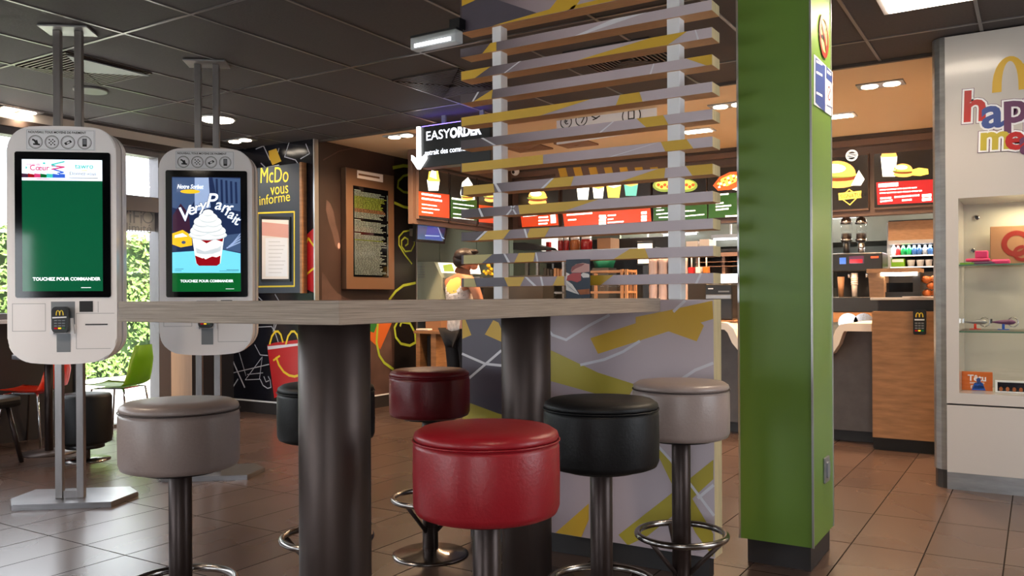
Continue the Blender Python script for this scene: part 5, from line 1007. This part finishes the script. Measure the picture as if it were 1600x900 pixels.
# wooden bin station under table height
t = thing('wooden_stand', 'small wooden stand with legs and white napkins seen under the table, left of the person', 'stand', (-5.18, 7.2, 0))
zt = P(670, 517, Y=7.1).z; S = lambda x: P(x, 517, Y=7.1).x+5.18
MB().box(S(648), S(692), -.12, .2, zt-.03, zt, 'oak').build('top', t); MB().box(S(650), S(656), -.1, .18, 0, zt-.03, 'oak').build('leg', t); MB().box(S(673), S(681), -.1, .18, 0, zt-.03, 'oak').build('leg', t); MB().box(S(660), S(673), -.02, .15, .1, zt-.06, 'dark_unit').build('bin', t)
MB().box(S(656), S(680), 0, .15, zt, P(670, 498, Y=7.1).z, 'cup_brown').build('box', t)
o = MB().box(-.08, .08, -.03, .05, 0, .02, 'paper', .006).build('napkin_pile', None, (-5.18+S(660), 7.12, zt+.001)); tag(o, 'white napkins lying on the wooden stand under the table', 'napkins')

# ============================================================ PERSON
PXY = (-4.82, 6.78, 0)
t = thing('person', 'person with short dark hair in a patterned tank top and black trousers, back turned', 'person', PXY, math.radians(-18)); t.scale = (1.08, 1.0, .965)
def skin(name, parent, pts, edges, m, root=0, sub=2, at=None):
    me = bpy.data.meshes.new(name); me.from_pydata([p[:3] for p in pts], edges, []); o = bpy.data.objects.new(name, me); COL.objects.link(o); me.materials.append(MATS[m])
    sm = o.modifiers.new('s', 'SKIN'); 
    for k, p in enumerate(pts): v = me.skin_vertices[0].data[k]; v.radius = (p[3], p[4] if len(p) > 4 else p[3]); v.use_root = (k == root)
    sm.use_smooth_shade = True; ss = o.modifiers.new('u', 'SUBSURF'); ss.levels = sub; ss.render_levels = sub
    dg = bpy.context.evaluated_depsgraph_get(); bpy.context.view_layer.update(); me2 = bpy.data.meshes.new_from_object(o.evaluated_get(dg)); bpy.data.objects.remove(o)
    if not me2.materials: me2.materials.append(MATS[m])
    for f in me2.polygons: f.use_smooth = True
    o = bpy.data.objects.new(name, me2); COL.objects.link(o); o.parent = parent; return o
pts = [(0, 0, .92, .13, .10), (0, .0, 1.08, .12, .09), (0, .0, 1.24, .14, .10), (0, .01, 1.37, .11, .085), (0, .02, 1.44, .05, .05), (.012, .04, 1.50, .055, .06), (.025, .055, 1.57, .078, .086), (.035, .05, 1.63, .062, .068),
       (.15, .0, 1.36, .06, .06), (.21, .01, 1.30, .052, .052), (.25, .06, 1.07, .042, .042), (.2, .27, 1.02, .03, .028), (.18, .34, 1.02, .026, .016), (.17, .39, 1.015, .036, .014),
       (-.15, .0, 1.36, .06, .06), (-.18, .02, 1.30, .05, .05), (-.19, .1, 1.07, .042, .042), (-.2, .27, 1.02, .03, .028), (-.18, .34, 1.02, .026, .016), (-.17, .39, 1.015, .036, .014),
       (.1, 0, .82, .09, .09), (.1, .01, .48, .058, .06), (.1, -.01, .10, .04, .045), (.1, .1, .045, .036, .03), (-.1, 0, .82, .09, .09), (-.1, .01, .48, .058, .06), (-.1, -.01, .10, .04, .045), (-.1, .1, .045, .036, .03)]
ed = [(0, 1), (1, 2), (2, 3), (3, 4), (4, 5), (5, 6), (6, 7), (3, 8), (8, 9), (9, 10), (10, 11), (11, 12), (12, 13), (3, 14), (14, 15), (15, 16), (16, 17), (17, 18), (18, 19), (0, 20), (20, 21), (21, 22), (22, 23), (0, 24), (24, 25), (25, 26), (26, 27)]
# fingers and thumbs
for sgn, hand in ((1, 13), (-1, 19)):
    hx, hy, hz = pts[hand][:3]
    for k, (dx, L) in enumerate(((-.026, .055), (-.009, .068), (.009, .064), (.025, .05))):
        i = len(pts); pts.append((hx+dx*sgn, hy+.03, hz, .0095)); pts.append((hx+dx*sgn*1.1, hy+.03+L*.6, hz-.008, .0085)); pts.append((hx+dx*sgn*1.1, hy+.03+L, hz-.028, .0075)); ed += [(hand, i), (i, i+1), (i+1, i+2)]
    i = len(pts); pts.append((hx-.045*sgn, hy-.01, hz-.008, .011)); pts.append((hx-.058*sgn, hy+.03, hz-.018, .009)); ed += [(hand-1, i), (i, i+1)]
body = skin('body', t, pts, ed, 'skin')
# face and ears joined into the body mesh
b = MB(); b.bm.from_mesh(body.data); b.mats = ['skin']

HA = math.radians(-48); hc = Vector((.045, .05, 0))
def hd(x, y, z): v = Vector((x, y-.05, 0)); v.rotate(Matrix.Rotation(HA, 3, 'Z')); return (v.x+hc.x, v.y+hc.y, z)
b.ball(hd(0, .155, 1.565), (.018, .018, .024), 'skin', 2); b.ball(hd(.086, .05, 1.565), (.016, .018, .034), 'skin', 2); b.ball(hd(-.086, .05, 1.565), (.016, .018, .034), 'skin', 2); b.ball(hd(0, .115, 1.515), (.04, .04, .034), 'skin', 2); b.ball(hd(0, .11, 1.57), (.062, .05, .06), 'skin', 3)
for sx in (-.028, .028): b.ball(hd(sx, .155, 1.585), (.01, .01, .007), 'white', 1); b.ball(hd(sx, .162, 1.585), (.005, .005, .005), 'black', 1); b.line([(0, 0)], 1, 0, 'skin')
b.ball(hd(0, .15, 1.53), (.018, .018, .006), 'sign_red', 1)
bpy.data.objects.remove(body); b.build('body', t)
hr = MB(); hr.ball(hd(0, .03, 1.63), (.1, .105, .075), 'hair', 4, .025); hr.ball(hd(0, -.01, 1.585), (.088, .07, .085), 'hair', 3, .03); hr.ball(hd(.0, .1, 1.665), (.066, .055, .03), 'hair', 3, .06); hr.build('hair', t)
tk = skin('tank_top', t, [(0, 0, .80, .155, .125), (0, .0, .95, .15, .12), (0, .0, 1.08, .137, .105), (-.01, .0, 1.24, .172, .12), (-.01, .0, 1.335, .156, .1), (.085, .005, 1.385, .06, .06), (-.085, .005, 1.385, .06, .06)], [(0, 1), (1, 2), (2, 3), (3, 4), (4, 5), (4, 6)], 'tank_white', sub=3)
tk.data.materials.append(MATS['tank_yellow']); tk.data.materials.append(MATS['white'])
for f_ in tk.data.polygons:
    c_ = f_.center; r_ = math.hypot(c_.x+.0, (c_.z-1.35)*.95)
    if c_.y < 0 and r_ < .125: f_.material_index = 1 if r_ < .11 else 2
b = MB()
for k in range(14):
    z_k = .98+.022*k; 
    for j in range(3): a = -PI/2+(j-1)*.7+(k % 2)*.35; b.ball((.15*math.cos(a), -.002+.123*math.sin(a), z_k), .006, 'line_grey', 1)
b.build('dot_pattern', t)
skin('trousers', t, [(0, 0, .86, .14, .115), (.1, 0, .80, .105, .105), (.1, .01, .48, .075, .078), (.1, -.01, .09, .062, .066), (-.1, 0, .80, .105, .105), (-.1, .01, .48, .075, .078), (-.1, -.01, .09, .062, .066)], [(0, 1), (1, 2), (2, 3), (0, 4), (4, 5), (5, 6)], 'trouser_black')
for sx in (.1, -.1): MB().lathe([(.045, 0), (.05, .02), (.045, .06), (.02, .08)], 'black', 16, (sx, 0, 0)).ball((sx, .08, .035), (.048, .1, .035), 'black', 2).build('shoe', t)

# ============================================================ CEILING FITTINGS
def double_spot(px_, py_, label, along='x', z=2.7):
    p = P(px_, py_, Z=2.69); t = thing('ceiling_spotlight', label, 'ceiling light', (p.x, p.y, CZ), 0 if along == 'x' else PI/2, 'twin recessed spotlights')
    MB().box(-.16, .16, -.08, .08, -.012, 0, 'galv', .003).build('frame', t)
    for x in (-.075, .075): MB().lathe([(.055, -.018), (.058, -.012)], 'lamp_glow', 20, (x, 0, 0)).build('lamp', t)
double_spot(30, 173, 'twin recessed spotlight at the far left, above the first kiosk', 'y'); double_spot(375, 220, 'twin recessed spotlight right of the second kiosk poles')
double_spot(626, 213, 'twin recessed spotlight left of the black pickup sign'); double_spot(1140, 165, 'twin recessed spotlight between the slats and the green pillar'); double_spot(1376, 133, 'twin recessed spotlight right of the green pillar')
p = P(340, 187, Z=2.69); t = thing('ceiling_downlight', 'bright round downlight behind the second kiosk poles', 'ceiling light', (p.x, p.y, CZ)); MB().lathe([(.15, -.012), (.16, 0)], 'galv', 32).build('rim', t); MB().lathe([(.13, -.02), (.135, -.012)], 'lamp_glow', 32).build('lamp', t)
for (x_, y_), lb in (((-2.4, -.9), 'added round fill downlight over the dining area behind the photographer'), ((-4.6, .2), 'added round fill downlight over the dining area near the left windows'), ((-.3, .9), 'added round fill downlight nearest above the photographer'), ((-3.75, 1.35), 'round downlight in front of the order kiosks'), ((-.48, 3.88), 'round downlight close to the right side of the green pillar'), ((1.2, 3.2), 'added round fill downlight near the right window'), ((-1.9, -2.6), 'added round fill downlight nearest to the rear windows'), ((-4.1, 7.2), 'added round fill downlight in the warm-tinted ceiling left of the counter'), ((.3, 7.2), 'added round fill downlight in the warm-tinted ceiling behind the display cabinet')):  # mostly fittings made up for the added fill lamps
    t = thing('ceiling_downlight', lb, 'ceiling light', (x_, y_, CZ)); MB().lathe([(.1, -.012), (.11, 0)], 'galv', 24).build('rim', t); MB().lathe([(.08, -.018), (.085, -.012)], 'lamp_glow', 24).build('lamp', t)
for px_, py_, w_, lb in ((1090, 205, .3, 'square lit ceiling panel behind the slats, above the wraps menu board'), (1308, 182, .3, 'square lit ceiling panel just right of the green pillar'), (1464, -6, .55, 'bright square ceiling light above the display cabinet')):
    p = P(px_, py_, Z=2.69); t = thing('ceiling_panel_light', lb, 'ceiling light', (p.x, p.y, CZ)); MB().box(-w_/2, w_/2, -w_/2*.6, w_/2*.6, -.012, 0, 'white', .003).build('frame', t); MB().box(-w_/2+.03, w_/2-.03, -w_/2*.6+.03, w_/2*.6-.03, -.018, -.012, 'lamp_glow').build('diffuser', t)
def vent(x, y, w_, l_, label, corner=False, m='dark_steel', rz=0):
    t = thing('ceiling_vent', label, 'air vent', (x, y, CZ), rz, None)
    MB().box(-w_/2, w_/2, -l_/2, l_/2, -.004, 0, 'black').build('backing', t)
    b = MB()
    for k in range(9):
        a, c = w_/2*(1-k*.1), l_/2*(1-k*.1)
        for q in ((-a, a, -c, -c+.012), (-a, a, c-.012, c), (-a, -a+.012, -c, c), (a-.012, a, -c, c)): b.box(*q, -.014-.001*k, -.004, m)
    b.build('louvre_rings', t)
    if corner: MB().plate([(0, .0), (w_/2-.01, -l_/2+.01), (w_/2-.01, l_/2-.01)], -.03, -.024, 'mid_grey').build('painted_lit_quarter', t)  # paler triangle paints the diffuser quarter that catches light
vent(-5.39, 3.29, .58, .6, 'square louvred ceiling vent behind the first kiosk poles', True)
vent(-3.58, 4.93, .58, .6, 'square louvred ceiling vent beside the left edge of the slatted screen'); vent(-2.25, 5.0, .58, .6, 'square louvred ceiling vent seen through the slats near the right post')
vent(-4.45, 7.5, .4, .3, 'small louvred vent in the warm-tinted ceiling left of the hanging icon sign', m='cup_brown'); vent(-3.93, 7.55, .35, .3, 'small square vent in the warm-tinted ceiling under the hanging icon sign', m='cup_brown')
p = P(142, 142, Z=2.69); t = thing('ceiling_speaker', 'round ceiling speaker right of the first kiosk poles', 'speaker', (p.x, p.y, CZ)); MB().lathe([(.1, -.012), (.11, 0)], 'ceiling_tile', 32).build('grille', t); MB().lathe([(.108, -.016), (.12, -.012), (.12, 0)], 'frame_grey', 32).build('rim', t)
# emergency light hanging at the screen's left edge
a, c = P(678, 72, Y=3.36), P(750, 60, Y=3.36); t = thing('emergency_light', 'small lit emergency light fitting beside the top left of the slatted screen', 'emergency light', ((a.x+c.x)/2-.07, 3.29, (a.z+c.z)/2))
L_ = (c.x-a.x)/2; MB().box(-L_, L_, -.03, .03, -.03, .03, 'frosted', .006).build('casing', t); MB().box(-L_+.03, L_-.03, -.036, -.03, -.022, -.006, 'tube_glow').build('tube', t); MB().box(-L_, L_, -.028, .028, .03, .04, 'black').box(L_-.06, L_, .0, .05, .04, .09, 'black').build('bracket', t)
# hanging icon sign in the kitchen lobby
LH = (-2.95, 6.5, 2.4); t = thing('hanging_icon_sign', 'pale hanging sign with black round payment icons seen through the slats', 'sign', LH); T = lambda *p: pl(p, LH, 0, 0)
q = T((870, 178), (1026, 163), (1026, 203), (870, 226)); 
MB().prism(q, -.005, .01, 'white').box(q[0][0]+.03, q[0][0]+.034, 0, .004, q[0][1], CZ-LH[2], 'white').box(q[1][0]-.034, q[1][0]-.03, 0, .004, q[1][1], CZ-LH[2], 'white').build('plate', t)
b = MB()
for x, y, r_ in ((885, 191, .058), (909, 187, .058), (987, 181, .085)): X_, Z_ = T((x, y))[0]; MB().ring(X_, Z_, r_, .009, -.007, 'black', 24).build('icon_circle', t)
b = MB()
X_, Z_ = T((885, 191))[0]; b.text('€', X_-.02, Z_-.02, .07, -.008, 'black', .001); X_, Z_ = T((909, 187))[0]; b.line([(X_-.03, Z_+.02), (X_+.03, Z_+.02), (X_, Z_-.03)], .01, -.008, 'black')
X_, Z_ = T((987, 181))[0]; b.flat([(X_-.03, Z_-.045), (X_+.03, Z_-.045), (X_+.03, Z_+.045), (X_-.03, Z_+.045)], -.008, 'black'); b.flat([(X_-.02, Z_-.02), (X_+.02, Z_-.02), (X_+.02, Z_+.036), (X_-.02, Z_+.036)], -.009, 'white')
X_, Z_ = T((932, 185))[0]; b.line([(X_-.04, Z_+.02), (X_, Z_), (X_+.035, Z_+.015)], .01, -.008, 'black'); b.line([(X_-.03, Z_-.01), (X_+.01, Z_)], .01, -.008, 'black'); b.build('icons', t)
p = P(805, 268, Y=8.6); t = thing('security_camera', 'small white dome camera under the bulkhead behind the screen post', 'security camera', (p.x, 8.6, p.z)); MB().ball((0, 0, 0), (.05, .05, .05), 'white', 3).ball((0, -.042, -.012), .02, 'black', 2).build('dome', t); MB().box(-.02, .02, .0, .09, 0, .05, 'white').cyl(0, 0, .04, .03, 2.60-p.z if p.z < 2.55 else .06, 'white', 20).build('mount', t)

# ============================================================ LEFT SEATING
def shell_chair(label, loc, rz, m):
    t = thing('plastic_chair', label, 'chair', loc, rz)
    N = 9; prof = [(-.20, .455), (-.19, .447), (-.1, .44), (.05, .435), (.14, .44), (.19, .47), (.215, .55), (.235, .66), (.25, .78)]; wid = [.17, .19, .2, .2, .2, .2, .19, .18, .13]
    V, Fs = [], []
    for (y, z), w2 in zip(prof, wid):
        for k in range(7): u = k/3-1; V.append((u*w2, y-(abs(u)**2*.03 if z > .46 else 0), .44+(z-.44)*(.72 if CH < 1 else 1)+(abs(u)**3*.015 if z < .46 else 0)))
    for i in range(N-1):
        for k in range(6): a = i*7+k; Fs.append((a, a+1, a+8, a+7))
    b = MB(); fs = b.faces(V, Fs, m, True); bmesh.ops.solidify(b.bm, geom=b.bm.faces[:], thickness=.012); b.build('seat_shell', t)
    for sx in (-1, 1):
        for sy in (-1, 1): MB().tube([(sx*.12, sy*.1, .425), (sx*.16, sy*.14, .42), (sx*.2, sy*.19, .0)], .009, 'chrome', 8).build('leg', t)
    MB().box(-.12, .12, -.11, .11, .418, .43, 'chrome').build('seat_bracket', t)
CH = .9
shell_chair('orange plastic shell chair with chrome legs, seen below the first kiosk', (-6.83, 3.72, 0), math.radians(-62), 'orange_plastic')
CH = 1
shell_chair('green plastic shell chair by the glass door', (-6.55, 4.28, 0), math.radians(-65), 'green_plastic')
t = thing('low_stool', 'low black leather drum stool by the glass door', 'low stool', (-5.86, 3.56, 0))
MB().lathe([(.15, .12), (.175, .13), (.18, .15), (.18, .455), (.17, .475), (.08, .485)], 'black_leather', 48).build('seat', t); MB().cyl(0, 0, .13, .09, .121, 'black', 32).build('seat_plate', t); MB().cyl(0, 0, .035, .015, .09, 'pole_brown', 24).build('pole', t); MB().lathe([(.17, 0), (.17, .008), (.05, .018)], 'ring_steel', 40).build('base_disc', t)
t = thing('cafe_table', 'dark round cafe table on a brown pedestal at the left edge', 'table', (-6.36, 3.58, 0)); MB().cyl(0, 0, .03, .01, .72, 'pole_brown', 24).build('pedestal', t); MB().lathe([(.2, 0), (.2, .008), (.04, .02)], 'dark_steel', 36).build('base_disc', t)
MB().cyl(-.0, 0, .24, .72, .75, 'frame_grey', 48).build('tabletop', t)
t = thing('upholstered_stool', 'dark padded seat with splayed wooden legs at the left edge of the photo', 'stool', (-6.3, 3.0, 0), math.radians(20))
MB().box(-.23, .23, -.22, .22, .40, .48, 'black_leather', .03).build('seat', t)
for sx in (-1, 1):
    for sy in (-1, 1): MB().tube([(sx*.16, sy*.15, .41), (sx*.22, sy*.21, 0)], .016, 'pole_brown', 8).build('leg', t)
t = thing('window_sticker', 'grey sticker reading WiFi illimité on the glass door', 'sticker', (XW-.036, 4.67, 1.9), PI/2); T = lambda *p: pl(p, (XW-.036, 4.67, 1.9), PI/2, 0)
q = T((196, 328), (246, 328), (246, 362), (196, 360)); q[0] = (q[0][0]-.1, q[0][1]); q[3] = (q[3][0]-.1, q[3][1]); b = MB(); b.prism(q, -.001, .0, 'sticker_grey'); b.build('film', t)
b = MB(); X_, Z_ = T((190, 347))[0]; b.text('WiFi', X_-.1, Z_, .18, -.003, 'mid_grey', .001, sx=.9); X_, Z_ = T((222, 342))[0]; b.ring(X_+.06, Z_+.02, .06, .012, -.003, 'mid_grey', 20); X_, Z_ = T((188, 361))[0]; b.text('illimité', X_, Z_, .12, -.003, 'mid_grey', .0005); b.build('letters', t)
